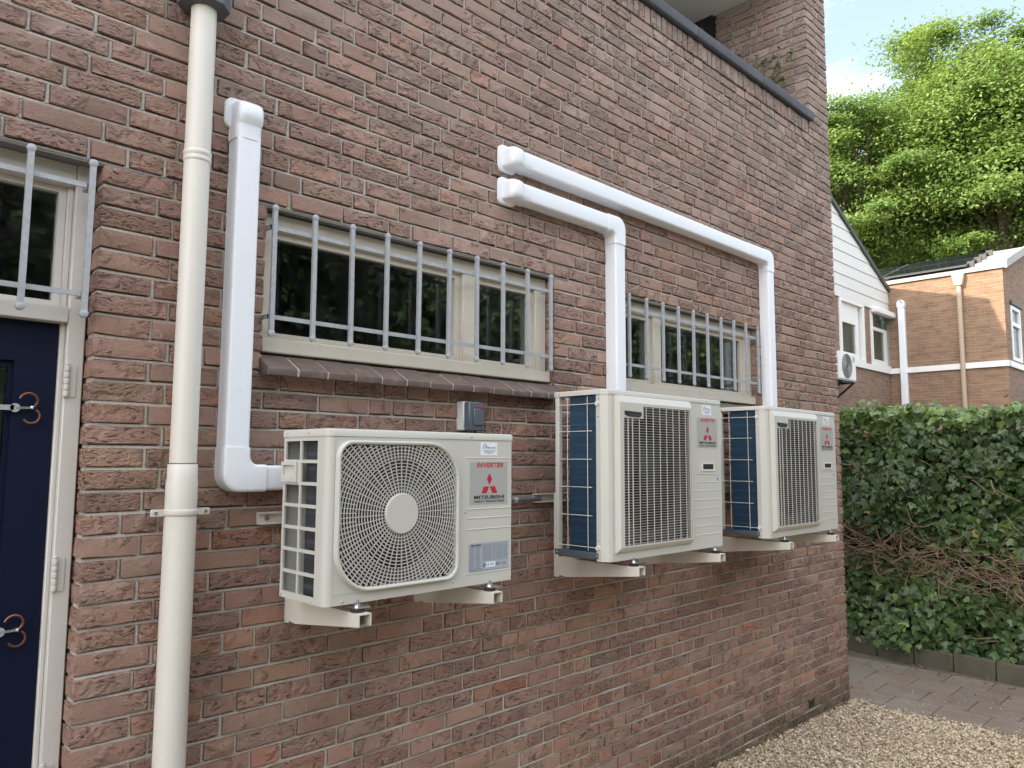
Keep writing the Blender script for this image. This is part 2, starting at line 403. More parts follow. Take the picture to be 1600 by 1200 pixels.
M['plate_blue'] = simple('silver rating plate', (0.42, 0.46, 0.52), 0.35, 0.2, var=0.04)
M['sticker'] = simple('white sticker', (0.78, 0.80, 0.84), 0.45, var=0.01)
M['isolator_grey'] = simple('slate grey plastic', (0.085, 0.10, 0.12), 0.42, var=0.05)
M['isolator_light'] = simple('light grey plastic', (0.66, 0.66, 0.65), 0.45, var=0.03)
M['copper'] = simple('aged copper', (0.22, 0.10, 0.065), 0.38, 0.8, var=0.35, scale=40)
M['glass'] = glass_material('window glass')
M['glass_far'] = glass_material('far window glass', (0.8, 0.86, 0.84))
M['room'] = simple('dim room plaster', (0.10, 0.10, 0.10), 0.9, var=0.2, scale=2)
M['curtain'] = simple('pale net curtain', (0.55, 0.60, 0.58), 0.9, var=0.15, scale=3, stretch=(8, 8, 0.3))
M['slate'] = simple('blue grey coping concrete', (0.068, 0.071, 0.084), 0.62, var=0.16, scale=12, bump=0.2, bscale=120, grime=0.3, gcol=(0.17, 0.16, 0.15))
M['sill'] = simple('glazed brown sill tile', (0.110, 0.075, 0.060), 0.55, var=0.45, scale=30, bump=0.7, bscale=70, grime=0.55, gcol=(0.30, 0.235, 0.21))
M['board_white'] = simple('weathered white board', (0.66, 0.65, 0.615), 0.55, var=0.05, scale=2.5, stretch=(0.4, 1, 5), grime=0.12, gcol=(0.45, 0.42, 0.36))
M['white_paint'] = simple('white paint', (0.78, 0.77, 0.74), 0.5, var=0.03, scale=3)
M['orange'] = simple('orange plastic', (0.75, 0.13, 0.05), 0.45)
M['teal'] = simple('teal seal', (0.12, 0.38, 0.42), 0.4)
M['rubber'] = simple('black rubber', (0.02, 0.02, 0.02), 0.7)
M['conduit'] = simple('grey conduit', (0.11, 0.125, 0.14), 0.45)

def link(o, parent=None):
    COL.objects.link(o)
    if parent is not None:
        o.parent = parent
        if parent.type == 'EMPTY': o.matrix_parent_inverse = Matrix.Translation(parent.location).inverted()
    return o
def copy_thing(root, loc, label):
    r = root.copy(); COL.objects.link(r); r.location = loc; r['label'] = label
    for ch in root.children:
        c = ch.copy(); COL.objects.link(c); c.parent = r; c.matrix_parent_inverse = ch.matrix_parent_inverse.copy()
        for g in ch.children:
            d = g.copy(); COL.objects.link(d); d.parent = c
    return r
def text(s, name, mat, parent, x0, x1, z0, z1, y, bold=0.0, shear=0.0, thick=0.0004, space=1.0):
    """flat lettering fitted to a box on a plane facing -y"""
    cu = bpy.data.curves.new('t', 'FONT'); cu.body = s; cu.offset = bold; cu.shear = shear; cu.space_character = space
    cu.resolution_u = 3
    o = bpy.data.objects.new('t', cu); COL.objects.link(o)
    dg = bpy.context.evaluated_depsgraph_get(); me = bpy.data.meshes.new_from_object(o.evaluated_get(dg))
    bpy.data.objects.remove(o); bpy.data.curves.remove(cu)
    n = len(me.vertices); co = np.empty(n*3); me.vertices.foreach_get('co', co); co = co.reshape(-1, 3)
    a, b = co.min(0), co.max(0)
    out = np.empty_like(co)
    out[:, 0] = x0 + (co[:, 0]-a[0])/(b[0]-a[0])*(x1-x0); out[:, 2] = z0 + (co[:, 1]-a[1])/(b[1]-a[1])*(z1-z0); out[:, 1] = y
    me.vertices.foreach_set('co', out.ravel()); me.name = name
    me.materials.clear(); me.materials.append(mat); me.update()
    return link(bpy.data.objects.new(name, me), parent)

# ================================================================== the brick building
XC, XT = 5.085, 4.74            # right-hand corner of the wall; left edge of the taller pier
COURSE, Z0 = 0.0625, 0.06
OPEN = [(-1.25, 0.0, -0.2, 2.6225), (0.497, 1.917, 2.06, 2.6225), (2.44, 3.858, 2.06, 2.6225)]   # x0 x1 z0 z1
bld = thing('brick_building', 'weathered reddish-brown brick building carrying the three outdoor units', 'building', loc=(0, 0.05, 0))
rng = random.Random(7)

def brick_geo(u0, u1, z0, z1, face='y', at=0.0, depth=0.098):
    """one hand-moulded brick: uneven arrises, slightly bowed face. u runs along the wall, face y -> front at y=at"""
    L = u1-u0; nx = 5 if L > 0.13 else 4; nz = 4
    jit = rng.uniform(-0.0028, 0.0022)
    tl, tr = rng.uniform(-0.0015, 0.0015), rng.uniform(-0.0015, 0.0015)
    V = []; F = []
    e = 0.0026
    us = [0, e] + [L*k/(nx-2) for k in range(1, nx-2)] + [L-e, L] if nx > 4 else [0, e, L-e, L]
    us = [0, e, L*0.5+rng.uniform(-.02, .02), L-e, L] if nx == 5 else [0, e, L-e, L]
    H = z1-z0; zs = [0, e, H-e, H]
    for j, z in enumerate(zs):
        for i, u in enumerate(us):
            rim = (i in (0, nx-1)) + (j in (0, nz-1))
            d = (0.0014 if rim == 1 else 0.0030 if rim == 2 else 0.0) + rng.uniform(-0.0012, 0.0012) + jit + tl + (tr-tl)*u/L
            uu = u + (rng.uniform(-0.0022, 0.0022)); zz = z + rng.uniform(-0.0024, 0.0024)
            if rim == 2:
                uu += 0.0010 if i == 0 else -0.0010; zz += 0.0010 if j == 0 else -0.0010
            V.append((u0+uu, at+d, z0+zz))
    for j in range(nz-1):
        for i in range(nx-1):
            a = j*nx+i; F.append((a, a+1, a+nx+1, a+nx))
    per = [i for i in range(nx)] + [j*nx+nx-1 for j in range(1, nz)] + [(nz-1)*nx+i for i in range(nx-2, -1, -1)] + [j*nx for j in range(nz-2, 0, -1)]
    n0 = len(V)
    for p in per: V.append((V[p][0], at+depth, V[p][2]))
    n = len(per)
    for k in range(n): F.append((per[(k+1) % n], per[k], n0+k, n0+(k+1) % n))
    if face == 'x':      # wall facing -x: u is measured along -y so that it still reads left to right from outside
        V = [(y, -u, z) for (u, y, z) in V]
    return V, F
def tone():
    h = rng.betavariate(1.7, 1.9)
    if rng.random() < 0.05: h = rng.uniform(0.9, 1.0)
    return (h, rng.random(), rng.random(), 1.0)

S_L, H_L, JT = 0.1935, 0.0905, 0.0120
def lay(xa, xb, prev, k):
    """wild bond: stretchers and headers mixed, joints kept off those of the course below"""
    best = None
    for t in range(30):
        x = xa; seq = []
        first = rng.choice([H_L, S_L, 0.145]) if k % 2 else rng.choice([S_L, S_L, 0.145, H_L])
        runs = 0; bad = 0
        while x < xb - 0.02:
            L = first if not seq else (S_L if rng.random() < (0.64 if runs < 4 else 0.2) else H_L)
            L *= rng.uniform(0.985, 1.02)
            runs = runs+1 if L > 0.15 else 0
            e = x+L
            if xb-e < 0.06:
                e = xb
                if e-x > 0.235:
                    mid = (x+e)/2; seq.append((x, mid-JT/2)); x = mid+JT/2
            seq.append((x, e)); x = e+JT*rng.uniform(0.8, 1.3)
        js = [b for a, b in seq[:-1]]
        bad = sum(1 for j in js if any(abs(j-q) < 0.026 for q in prev))
        if best is None or bad < best[0]: best = (bad, seq, js)
        if bad == 0: break
    return best[1], best[2]

BED = []
BR = []          # (verts, faces, tone, centre, corners)
def put(V, F, cen, cor, tn=None): BR.append((V, F, tn or tone(), cen, cor))
prev = []
SOLD = 4.1835                                    # underside of the upright course under the coping
NC = int((5.95-Z0)/COURSE)
for k in range(-1, NC):
    zb = Z0+COURSE*k; zt = zb+0.0498
    xa, xb = (-1.7, XC) if zt < SOLD else (XT, XC)
    spans = [(xa, xb)]
    for (a, b, c, d) in OPEN:
        if zt > c+0.005 and zb < d-0.005:
            ns = []
            for (p, q) in spans:
                if b <= p or a >= q: ns.append((p, q)); continue
                if a > p: ns.append((p, a))
                if b < q: ns.append((b, q))
            spans = ns
    js_all = []
    for (p, q) in spans:
        if q-p < 0.03: continue
        seq, js = lay(p, q, prev, k); js_all += js
        BED.append((p, q, zb, seq))
        for (a, b) in seq:
            if a > XC or b < -1.6: continue
            zj = rng.uniform(-0.0012, 0.0012)
            V, F = brick_geo(a, b, zb+zj, zt+zj)
            put(V, F, ((a+b)/2, 0, (zb+zt)/2), [(a, 0, zb), (b, 0, zb), (b, 0, zt), (a, 0, zt)])
    prev = js_all
# the side of the taller pier above the flat roof, facing -x
prev = []
for k in range(int((4.18-Z0)/COURSE), int((5.45-Z0)/COURSE)):
    zb = Z0+COURSE*k; zt = zb+0.0498
    seq, js = lay(-0.76, -0.104, prev, k); prev = js
    for (a, b) in seq:
        V, F = brick_geo(a, b, zb, zt, 'x', XT)
        put(V, F, (XT, -(a+b)/2, (zb+zt)/2), [(XT, -a, zb), (XT, -b, zb), (XT, -b, zt), (XT, -a, zt)])
# upright course under the coping
x = -1.6
while x < 4.70:
    L = 0.0455; e = x+L
    V, F = brick_geo(x, e, SOLD+0.004, 4.282, at=-0.001)
    put(V, F, ((x+e)/2, 0, 4.22), [(x, 0, SOLD), (e, 0, SOLD), (e, 0, 4.28), (x, 0, 4.28)], (rng.random()*0.7, rng.random(), rng.random()*0.8, 1))
    x = e+0.0085

HIDE = [(437, 672, 802, 950), (868, 608, 1130, 880), (1130, 632, 1310, 840), (240, 0, 335, 1200), (345, 150, 405, 760)]
def seen_area(cor, cen):
    q = [project(c) for c in cor]; u, v = project(cen)
    if not (5 < u < 1595 and 5 < v < 1195): return 0
    if any(a < u < c and b < v < d for a, b, c, d in HIDE): return 0
    return abs(sum(q[i][0]*q[(i+1) % 4][1]-q[(i+1) % 4][0]*q[i][1] for i in range(4)))/2
order = sorted(range(len(BR)), key=lambda i: -seen_area(BR[i][4], BR[i][3]))
single = set(order[:300])
def brick_mesh(name, items):
    v = []; f = []; col = []
    for (V, F, T, _, _) in items:
        o = len(v); v += V; f += [tuple(o+i for i in q) for q in F]; col += [T]*len(V)
    me = bpy.data.meshes.new(name); me.from_pydata(v, [], f)
    a = me.color_attributes.new('tone', 'FLOAT_COLOR', 'POINT'); a.data.foreach_set('color', np.array(col, np.float32).ravel())
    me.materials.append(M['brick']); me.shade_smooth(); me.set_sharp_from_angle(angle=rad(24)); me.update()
    return me
for i in order[:300]:
    link(bpy.data.objects.new('brick', brick_mesh('brick', [BR[i]])), bld)
o = link(bpy.data.objects.new('bricks', brick_mesh('bricks', [BR[i] for i in range(len(BR)) if i not in single])), bld)
tag(o, kind='stuff')

# mortar backing of the wall, cut round the openings
w = MB()
xs = sorted({-1.7, 4.70, XC-0.008, *[a-0.004 for a, *_ in OPEN if a > -1.6], *[b+0.006 for _, b, *_ in OPEN], -1.25})
zs = sorted({-0.3, 2.058, 2.618, 4.29})
def hole(i, j):
    cx, cz = (xs[i]+xs[i+1])/2, (zs[j]+zs[j+1])/2
    return not any(a-0.003 < cx < b+0.003 and c < cz < d for a, b, c, d in OPEN)
w.panel(xs, zs, hole, lambda u, v, d: (u, 0.0190+d, v), 0.23)
for (p, q_, zb, seq_) in BED:                   # bed joints: nearly flush on the brick below, cut back under the brick above
    a_, b_ = max(p, -1.69)+0.003, min(q_, XC-0.010)-0.003; n_ = max(1, int((b_-a_)/0.07))
    xs2 = [a_+(b_-a_)*i/n_ for i in range(n_+1)]
    lo = [(x, 0.0100, zb-0.0155) for x in xs2]; md = [(x, 0.0060+rng.uniform(-0.0016, 0.0016), zb-0.0112+rng.uniform(-0.001, 0.001)) for x in xs2]
    m2 = [(x, 0.0072+rng.uniform(-0.0012, 0.0012), zb-0.0036+rng.uniform(-0.0012, 0.0008)) for x in xs2]; hi = [(x, 0.0180, zb+0.0005) for x in xs2]
    w.loops([lo, md, m2, hi], close=False)
    for (xa, xb), (xc_, xd) in zip(seq_[:-1], seq_[1:]):          # upright joints, filled almost to the face
        y_ = 0.0055+rng.uniform(-0.0015, 0.0015)
        w.loops([[(xb-0.003, 0.012, zz), ((xb+xc_)/2-0.003, y_, zz), ((xb+xc_)/2+0.003, y_, zz), (xc_+0.003, 0.012, zz)] for zz in (zb-0.004, zb+0.0495)], close=False)
w.box(XT+0.01, XC-0.008, 0.0098, 0.75, 4.29, 5.95)
w.box(XT+0.01, XC-0.008, 0.26, 6.0, -0.3, 4.3)
w.box(-1.7, 4.75, 0.45, 6.0, -0.3, 1.9); w.box(-14.0, -1.705, 0.0, 6.0, -0.3, 4.29)  # second box runs the building on out of view, added to shade the yard
w.build('wall', M['mortar'], bld, smooth=False)
M['roof_bounce'] = simple('pale bounce roof', (0.62, 0.61, 0.58), 0.9, var=0.2, scale=30, bump=0.4)  # unseen roof surface made pale to bounce light up to the soffit
# flat roof, upper storey set back under a white soffit
u = MB(); u.box(-14.0, 4.73, 0.02, 6.0, 4.12, 4.24)  # roof and upper storey run on unseen too, to keep the yard shaded
u.build('roof', M['roof_bounce'], bld, smooth=False)
u = MB(); u.box(-14.0, 4.735, 0.12, 1.6, 5.445, 5.62)
u.build('soffit', M['white_paint'], bld, smooth=False)
u = MB(); u.box(-14.0, 4.735, 1.02, 6.0, 4.25, 5.44)
u.build('upper_wall', M['white_paint'], bld, smooth=False)  # white chosen to bounce more light onto the soffit
u = MB(); u.box(4.70, 5.07, 0.765, 1.019, 4.30, 5.444); u.build('upper_gap_fill', M['fan_dark'], bld, smooth=False)  # dark box added to fill the gap where sky would show through
u = MB(); u.prism([(0.02, 5.62), (6.0, 7.0), (6.0, 5.62)], 'x', -14.0, 5.085)
u.build('upper_roof', M['slate'], bld, smooth=False)
u = MB(); u.box(3.2, 4.70, 0.98, 1.018, 4.5, 5.43); u.build('upper_window', M['fan_dark'], bld)
# coping stones
cx = [-1.5, -0.08, 0.726, 1.536, 2.346, 3.156, 3.966, 4.755]
for a, b in zip(cx[:-1], cx[1:]):
    q = MB(); q.prism([(-0.032, 4.292), (-0.036, 4.348), (0.12, 4.372), (0.26, 4.348), (0.26, 4.292), (0.0, 4.292), (0.0, 4.286), (-0.02, 4.284)], 'x', a+0.003, b-0.003)
    q.build('coping_stone', M['slate'], bld, bevel=0.004)
# steel lintels
for (a, b) in ((-1.4, 0.215), (0.40, 2.02), (2.34, 3.95)):
    q = MB(); q.box(a, b, 0.004, 0.10, 2.6115, 2.6165); q.box(a, b, 0.09, 0.10, 2.6165, 2.66)
    q.build('lintel', M['lintel'], bld, smooth=False)
# vent brick near the foot of the corner
q = MB(); q.box(4.42, 4.50, -0.004, 0.05, 0.136, 0.184); q.build('air_brick', M['black_plastic'], bld, bevel=0.003)

# ---------------------------------------------------------------- windows
def window(x0, x1, z0, z1, yf, splits, label, sashes=True, bottom=0.05):
    """frame (part) with sashes, panes and a room behind (sub-parts); splits: fractions of the opening taken by mullions"""
    t = 0.066; f = MB()
    f.box(x0+0.002, x1-0.002, yf, yf+0.075, z1-0.062, z1-0.004)                 # head
    f.box(x0+0.002, x1-0.002, yf-0.028, yf+0.075, z0, z0+bottom)                # bottom rail
    f.box(x0+0.002, x0+0.048, yf+0.001, yf+0.074, z0+bottom, z1-0.062)
    f.box(x1-0.072, x1-0.002, yf+0.001, yf+0.074, z0+bottom, z1-0.062)
    for mx_ in splits: f.box(mx_-0.036, mx_+0.036, yf+0.0015, yf+0.074, z0+bottom, z1-0.062)
    # thin glazing beads step back from the frame
    fr = f.build('window', M['cream_paint'], bld, bevel=0.004)
    fr['label'] = label
    xs_ = [x0+0.048] + [v for s in splits for v in (s-0.036, s+0.036)] + [x1-0.072]
    for i in range(0, len(xs_), 2):
        a, b = xs_[i], xs_[i+1]; c, d = z0+bottom, z1-0.062
        s = MB(); P = lambda u, v, dd: (u, yf+0.022+dd, v)
        s.panel([a+0.001, a+0.017, b-0.030, b-0.001], [c+0.001, c+0.026, d-0.022, d-0.001], lambda i_, j_: not (i_ == 1 and j_ == 1), P, 0.04)
        s.build('sash', M['cream_paint'], fr, smooth=False)
        g = MB(); g.box(a+0.015, b-0.028, yf+0.040, yf+0.046, c+0.024, d-0.020); g.build('pane', M['glass'], fr, smooth=False)
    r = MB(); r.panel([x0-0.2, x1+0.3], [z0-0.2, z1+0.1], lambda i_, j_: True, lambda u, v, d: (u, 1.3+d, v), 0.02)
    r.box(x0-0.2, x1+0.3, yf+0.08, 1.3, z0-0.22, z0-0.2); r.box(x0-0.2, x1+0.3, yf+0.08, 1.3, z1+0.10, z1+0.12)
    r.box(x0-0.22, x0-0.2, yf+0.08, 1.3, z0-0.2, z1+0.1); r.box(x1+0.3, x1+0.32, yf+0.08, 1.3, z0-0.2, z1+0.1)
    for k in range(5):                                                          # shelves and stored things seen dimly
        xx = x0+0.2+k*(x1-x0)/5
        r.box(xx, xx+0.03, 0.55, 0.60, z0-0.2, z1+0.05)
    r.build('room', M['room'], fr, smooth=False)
    return fr
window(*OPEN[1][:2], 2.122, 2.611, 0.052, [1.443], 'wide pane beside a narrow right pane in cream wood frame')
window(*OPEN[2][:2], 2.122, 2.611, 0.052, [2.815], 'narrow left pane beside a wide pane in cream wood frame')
# sills of brown tiles, laid sloping below the two wide windows
for (a, b) in ((0.487, 1.917), (2.44, 3.858)):
    n = 13; st = (b-a)/n
    for i in range(n):
        q = MB(); q.prism([(-0.068, 2.036), (-0.071, 2.060), (-0.066, 2.0645), (0.018, 2.111), (0.06, 2.112), (0.06, 2.053), (0.0, 2.047)], 'x', a+i*st+0.0028, a+(i+1)*st-0.0028)
        s = q.build('sill_tile', M['sill'], bld, bevel=0.003)
        s.location.z = rng.uniform(-0.0016, 0.0016); s.location.y = rng.uniform(-0.002, 0.002)
    q = MB(); q.prism([(-0.065, 2.039), (-0.0675, 2.0595), (-0.063, 2.0630), (0.018, 2.108), (0.055, 2.109), (0.055, 2.056)], 'x', a+0.004, b-0.004); q.build('sill_mortar', M['mortar'], bld, smooth=False)

# ---------------------------------------------------------------- blue door and the light above it
df = MB(); yj = 0.068
df.box(-0.050, -0.0045, yj, yj+0.10, -0.1, 2.62); df.box(-0.063, -0.050, yj+0.018, yj+0.09, -0.1, 2.15)
df.box(-1.24, -0.050, yj-0.004, yj+0.10, 2.150, 2.196); df.box(-1.24, -0.050, yj+0.001, yj+0.10, 2.548, 2.612)
df.box(-0.066, -0.050, yj+0.02, yj+0.09, 2.196, 2.548)
frame = df.build('door_frame', M['jamb_paint'], bld, bevel=0.003)
tl = MB(); tl.panel([-1.2, -1.18, -0.086, -0.067], [2.197, 2.214, 2.531, 2.547], lambda i, j: not (i == 1 and j == 1), lambda u, v, d: (u, yj+0.03+d, v), 0.04)
tl.build('sash', M['jamb_paint'], frame, smooth=False)
g = MB(); g.box(-1.182, -0.084, yj+0.052, yj+0.057, 2.212, 2.533); g.build('pane', M['glass'], frame, smooth=False)
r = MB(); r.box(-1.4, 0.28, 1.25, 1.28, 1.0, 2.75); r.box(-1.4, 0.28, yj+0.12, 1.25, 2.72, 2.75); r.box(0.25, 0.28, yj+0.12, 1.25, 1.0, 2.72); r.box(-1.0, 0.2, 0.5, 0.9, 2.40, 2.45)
r.build('room', M['blind'], frame, smooth=False)  # paler shell stands in for the grey reflection in the door light
dl = MB(); yd = 0.098
dl.panel([-1.1, -0.95, -0.166, -0.066], [0.05, 0.35, 2.036, 2.147], lambda i, j: not (i == 1 and j == 1), lambda u, v, d: (u, yd+d, v), 0.04)
dl.panel([-0.951, -0.93, -0.178, -0.1655], [0.349, 0.37, 2.018, 2.0365], lambda i, j: not (i == 1 and j == 1), lambda u, v, d: (u, yd+0.012+d, v), 0.02)
door = dl.build('door', M['blue_paint'], bld, smooth=False)
door['label'] = 'dark blue painted door with tall glass panel'
g = MB(); g.box(-0.94, -0.174, yd+0.020, yd+0.026, 0.36, 2.03); g.build('pane', M['glass'], door, smooth=False)
r = MB(); r.box(-0.95, -0.17, yd+0.09, yd+0.1, 0.36, 2.05); r.build('curtain', M['blind'], door, smooth=False)
for zc in (1.985, 1.451, 0.905):
    h = MB()
    for k in range(5):
        a = zc-0.044+k*0.0178
        h.lathe([(0.0074, 0.0006), (0.0080, 0.002), (0.0080, 0.0158), (0.0074, 0.0172)], (-0.046, yj-0.004, a), 'z', 14)
    h.lathe([(0.003, 0), (0.0062, 0.002), (0.004, 0.007)], (-0.046, yj-0.004, zc+0.045), 'z', 12)
    h.box(-0.044, -0.022, yj-0.003, yj+0.004, zc-0.044, zc+0.044)
    h.build('hinge', M['jamb_paint'], frame, angle=30)
for zc in (1.907, 1.313):
    h = MB(); c1, c2_ = (-0.130, zc+0.019), (-0.122, zc-0.022); R1, R2 = 0.021, 0.020
    def arc(c, R, a0, a1): return [(c[0]+R*math.cos(rad(a0+(a1-a0)*k/12)), yd-0.014-0.004*math.sin(math.pi*k/12), c[1]+R*math.sin(rad(a0+(a1-a0)*k/12))) for k in range(13)]
    h.tube(arc(c1, R1, 165, -55), 0.0032, 8); h.tube(arc(c2_, R2, 60, -150), 0.0032, 8)
    hk = h.build('handle', M['copper'], door)
    b = MB(); b.lathe([(0.0, -0.006), (0.0045, -0.004), (0.0055, 0.0), (0.004, 0.014)], (-0.122, yd-0.016, zc+0.0005), 'y', 12)
    b.tube([(-0.122, yd-0.015, zc+0.0015), (-0.165, yd-0.012, zc)], 0.0018, 6); b.tube([(-0.122, yd-0.015, zc-0.002), (-0.165, yd-0.012, zc-0.0035)], 0.0018, 6)
    b.build('stud', M['zinc_bolt'], door)
    b = MB(); b.box(-0.9, -0.163, yd-0.014, yd-0.009, zc-0.008, zc+0.006); b.lathe([(0.012, 0), (0.012, 0.005)], (-0.160, yd-0.014, zc-0.001), 'y', 16); b.build('bar', M['galv'], door)

# ---------------------------------------------------------------- window guards
def guard(label, xs_, ztop, zbot, xl, xr, stubs):
    g = thing('window_guard', label, 'window guard', 'galvanised window guards', loc=(xs_[0], -0.03, zbot))
    for x in xs_:
        b = MB(); hw = 0.0075; lean = rng.uniform(-0.002, 0.002)
        b.prism([(x-hw, zbot+0.012), (x+hw, zbot+0.012), (x+hw+lean, ztop-0.012), (x-hw+lean, ztop-0.012)], 'y', -0.034, -0.022)
        for zz, ln in ((zbot+0.006, 0), (ztop-0.006, lean)):
            b.lathe([(0.0095, -0.0345), (0.0112, -0.0335), (0.0112, -0.0240), (0.0095, -0.0228)], (x+ln, 0, zz), 'y', 14)
        b.build('bar', M['galv'], g, angle=35)
    for zz in (ztop-0.070, zbot+0.062):
        b = MB(); b.box(xl, xr, -0.0215, -0.0145, zz-0.007, zz+0.007)
        for sx in stubs:
            b.box(min(sx), max(sx), -0.0215, 0.03, zz-0.0068, zz+0.0068) if abs(sx[0]-sx[1]) > 0 else None
        b.build('rail', M['galv'], g, smooth=False)
    return g
N = 10
guard('galvanised bar guard above the blue door', [-0.037-0.150*k for k in range(7)], 2.600, 2.160, -0.98, -0.031, [(-0.046, -0.033)])
guard('galvanised bar guard on the wide window above the round-fan unit', [0.514+0.1497*k for k in range(N)], 2.604, 2.172, 0.500, 1.867, [(0.499, 0.506), (1.855, 1.865)])
guard('galvanised bar guard on the window between the two downward ducts', [2.452+0.1497*k for k in range(N)], 2.610, 2.190, 2.44, 3.806, [(2.441, 2.448), (3.79, 3.80)])

# ---------------------------------------------------------------- cream downpipe
dp = thing('downpipe', 'cream plastic rain downpipe beside the blue door', 'downpipe', loc=(0.235, -0.065, 0))
PX, PY = 0.236, -0.066
def pipe(prof, name, m='pvc_cream'): return MB().lathe(prof, (PX, PY, 0), 'z', 32).build(name, M[m], dp, angle=40)
pipe([(0.0374, 1.70), (0.0374, 3.30)], 'pipe')
pipe([(0.0383, 2.662), (0.0402, 2.665), (0.0402, 2.672), (0.0388, 2.675), (0.0388, 2.680), (0.0408, 2.683), (0.0408, 2.693), (0.0383, 2.696)], 'collar')
pipe([(0.0440, 0.02), (0.0440, 1.590), (0.0438, 1.64), (0.0438, 1.698), (0.0415, 1.715), (0.0412, 1.752), (0.0400, 1.754), (0.0376, 1.754)], 'lower_pipe')
pipe([(0.0379, 1.7545), (0.0392, 1.7548), (0.0390, 1.7572), (0.0379, 1.7576)], 'seal', 'steel_dark')  # dark ring drawn as the grimy gap at the socket lip
b = MB(); b.lathe([(0.0446, 1.607), (0.0472, 1.608), (0.0472, 1.624), (0.0446, 1.625)], (PX, PY, 0), 'z', 32)
for s in (-1, 1):
    b.box(min(PX+s*0.044, PX+s*0.083), max(PX+s*0.044, PX+s*0.083), PY-0.004, PY+0.004, 1.606, 1.626)
cl = b.build('clip', M['jamb_paint'], dp, bevel=0.001)
for s in (-1, 1):
    MB().lathe([(0.0048, -0.004), (0.0055, 0)], (PX+s*0.071, PY-0.004, 1.616), 'y', 12).build('screw', M['zinc_bolt'], cl)
    MB().tube([(PX+s*0.071, PY, 1.616), (PX+s*0.071, 0.02, 1.616)], 0.004, 8).build('stand_off', M['zinc_bolt'], cl)
h = MB()
def octo(r, z, c=0.45): return [(PX+a*r, PY+0.004+b*r, z) for a, b in ((-1, -c), (-c, -1), (c, -1), (1, -c), (1, c), (c, 0.93), (-c, 0.93), (-1, c))]
h.loops([octo(0.048, 3.150), octo(0.070, 3.158), octo(0.072, 3.30), octo(0.078, 3.31), octo(0.078, 3.36)], caps=(True, True))
h.build('hopper', M['steel_dark'], dp, angle=30)

# ---------------------------------------------------------------- white line-set ducts
DW, DD = 0.078, 0.068
def duct_prof(a0, a1, d=DD, r=0.0105):
    """closed cross-section: (across, out-of-wall)"""
    return [(a0, 0.0)] + [(a0+r-r*math.cos(rad(q)), d-r+r*math.sin(rad(q))) for q in (0, 22, 45, 67, 90)] + [(a1-r+r*math.sin(rad(q)), d-r+r*math.cos(rad(q))) for q in (0, 22, 45, 67, 90)] + [(a1, 0.0)]
def straight(t, name, axis, lo, hi, a0, a1, grow=0.0):
    pr = duct_prof(a0-grow, a1+grow, DD+grow)
    Ls = [[((a, -d, s) if axis == 'z' else (s, -d, a)) for a, d in pr] for s in (lo, hi)]
    return MB().loops(Ls, caps=(True, True)).build(name, M['pvc_white'], t, angle=30, merge=True)
def elbow(t, cx, cz, a_from, a_to, r_in, grow=0.0034, sleeve=0.028):
    """bend in the wall plane round (cx,cz) with straight sleeves at both ends"""
    pr = duct_prof(-grow, DW+grow, DD+grow); Ls = []
    df_, dt_ = (math.cos(rad(a_from)), math.sin(rad(a_from))), (math.cos(rad(a_to)), math.sin(rad(a_to)))
    RO = 0.056; W_ = r_in+DW; ox, oz = cx+(W_-RO)*(df_[0]+dt_[0]), cz+(W_-RO)*(df_[1]+dt_[1])    # tight outer corner
    def ring(q, ex=0.0):
        dx, dz = math.cos(rad(q)), math.sin(rad(q))
        s = 1 if a_to > a_from else -1
        tx, tz = -dz*s*ex, dx*s*ex; out = []
        for a, d in pr:
            k = a/DW
            if ex: bx, bz_ = cx+W_*dx, cz+W_*dz
            else: bx, bz_ = ox+RO*dx, oz+RO*dz
            out.append((cx+r_in*dx+(bx-cx-r_in*dx)*k+tx, -d, cz+r_in*dz+(bz_-cz-r_in*dz)*k+tz))
        return out
    Ls.append(ring(a_from, -sleeve))
    for k in range(11): Ls.append(ring(a_from+(a_to-a_from)*k/10))
    Ls.append(ring(a_to, sleeve))
    return MB().loops(Ls, caps=(True, True)).build('elbow', M['pvc_white'], t, angle=30, merge=True)
def wall_cap(t, axis, a0, a1, s0, s1):
    """domed wall inlet with a flange; s runs from the blind end s0 to the open end s1"""
    c = MB(); sg = 1 if s1 > s0 else -1
    def P(a, d, s): return (a, -d, s) if axis == 'z' else (s, -d, a)
    fl = rrect(min(s0-sg*0.028, s0+sg*0.075), max(s0-sg*0.028, s0+sg*0.075), a0-0.022, a1+0.022, 0.026, 5)
    c.loops([[P(a, 0.0, s) for s, a in fl], [P(a, 0.010, s) for s, a in fl], [P((a0+a1)/2+(a-(a0+a1)/2)*0.93, 0.0135, s0+(s-s0)*0.95) for s, a in fl]], caps=(True, True))
    # dome: duct section whose depth rises from the flange to a bulge then drops to the duct
    Ls = []
    prof = [(0.000, 0.018, 0.72), (0.0015, 0.045, 0.86), (0.006, 0.064, 0.94), (0.014, 0.077, 0.985), (0.026, 0.083, 1.0), (0.050, 0.084, 1.0), (0.066, 0.081, 1.0), (0.078, 0.0715, 1.0), (0.084, 0.0702, 1.0), (0.128, 0.0702, 1.0)]
    for ds, dep, wd in prof:
        m_ = (a0+a1)/2; hw = (a1-a0)/2*wd + 0.004
        Ls.append([P(a, d, s0+sg*(ds-0.010)) for a, d in duct_prof(m_-hw, m_+hw, dep, min(0.024, dep*0.45))])
    c.loops(Ls, caps=(True, True))
    return c.build('wall_cap', M['pvc_white'], t, angle=32, merge=True)
def clip_mark(t, x, z):
    MB().lathe([(0.0075, -0.0006), (0.0085, 0.0)], (x, -DD-0.0022, z), 'y', 20).build('boss', M['pvc_white'], t)

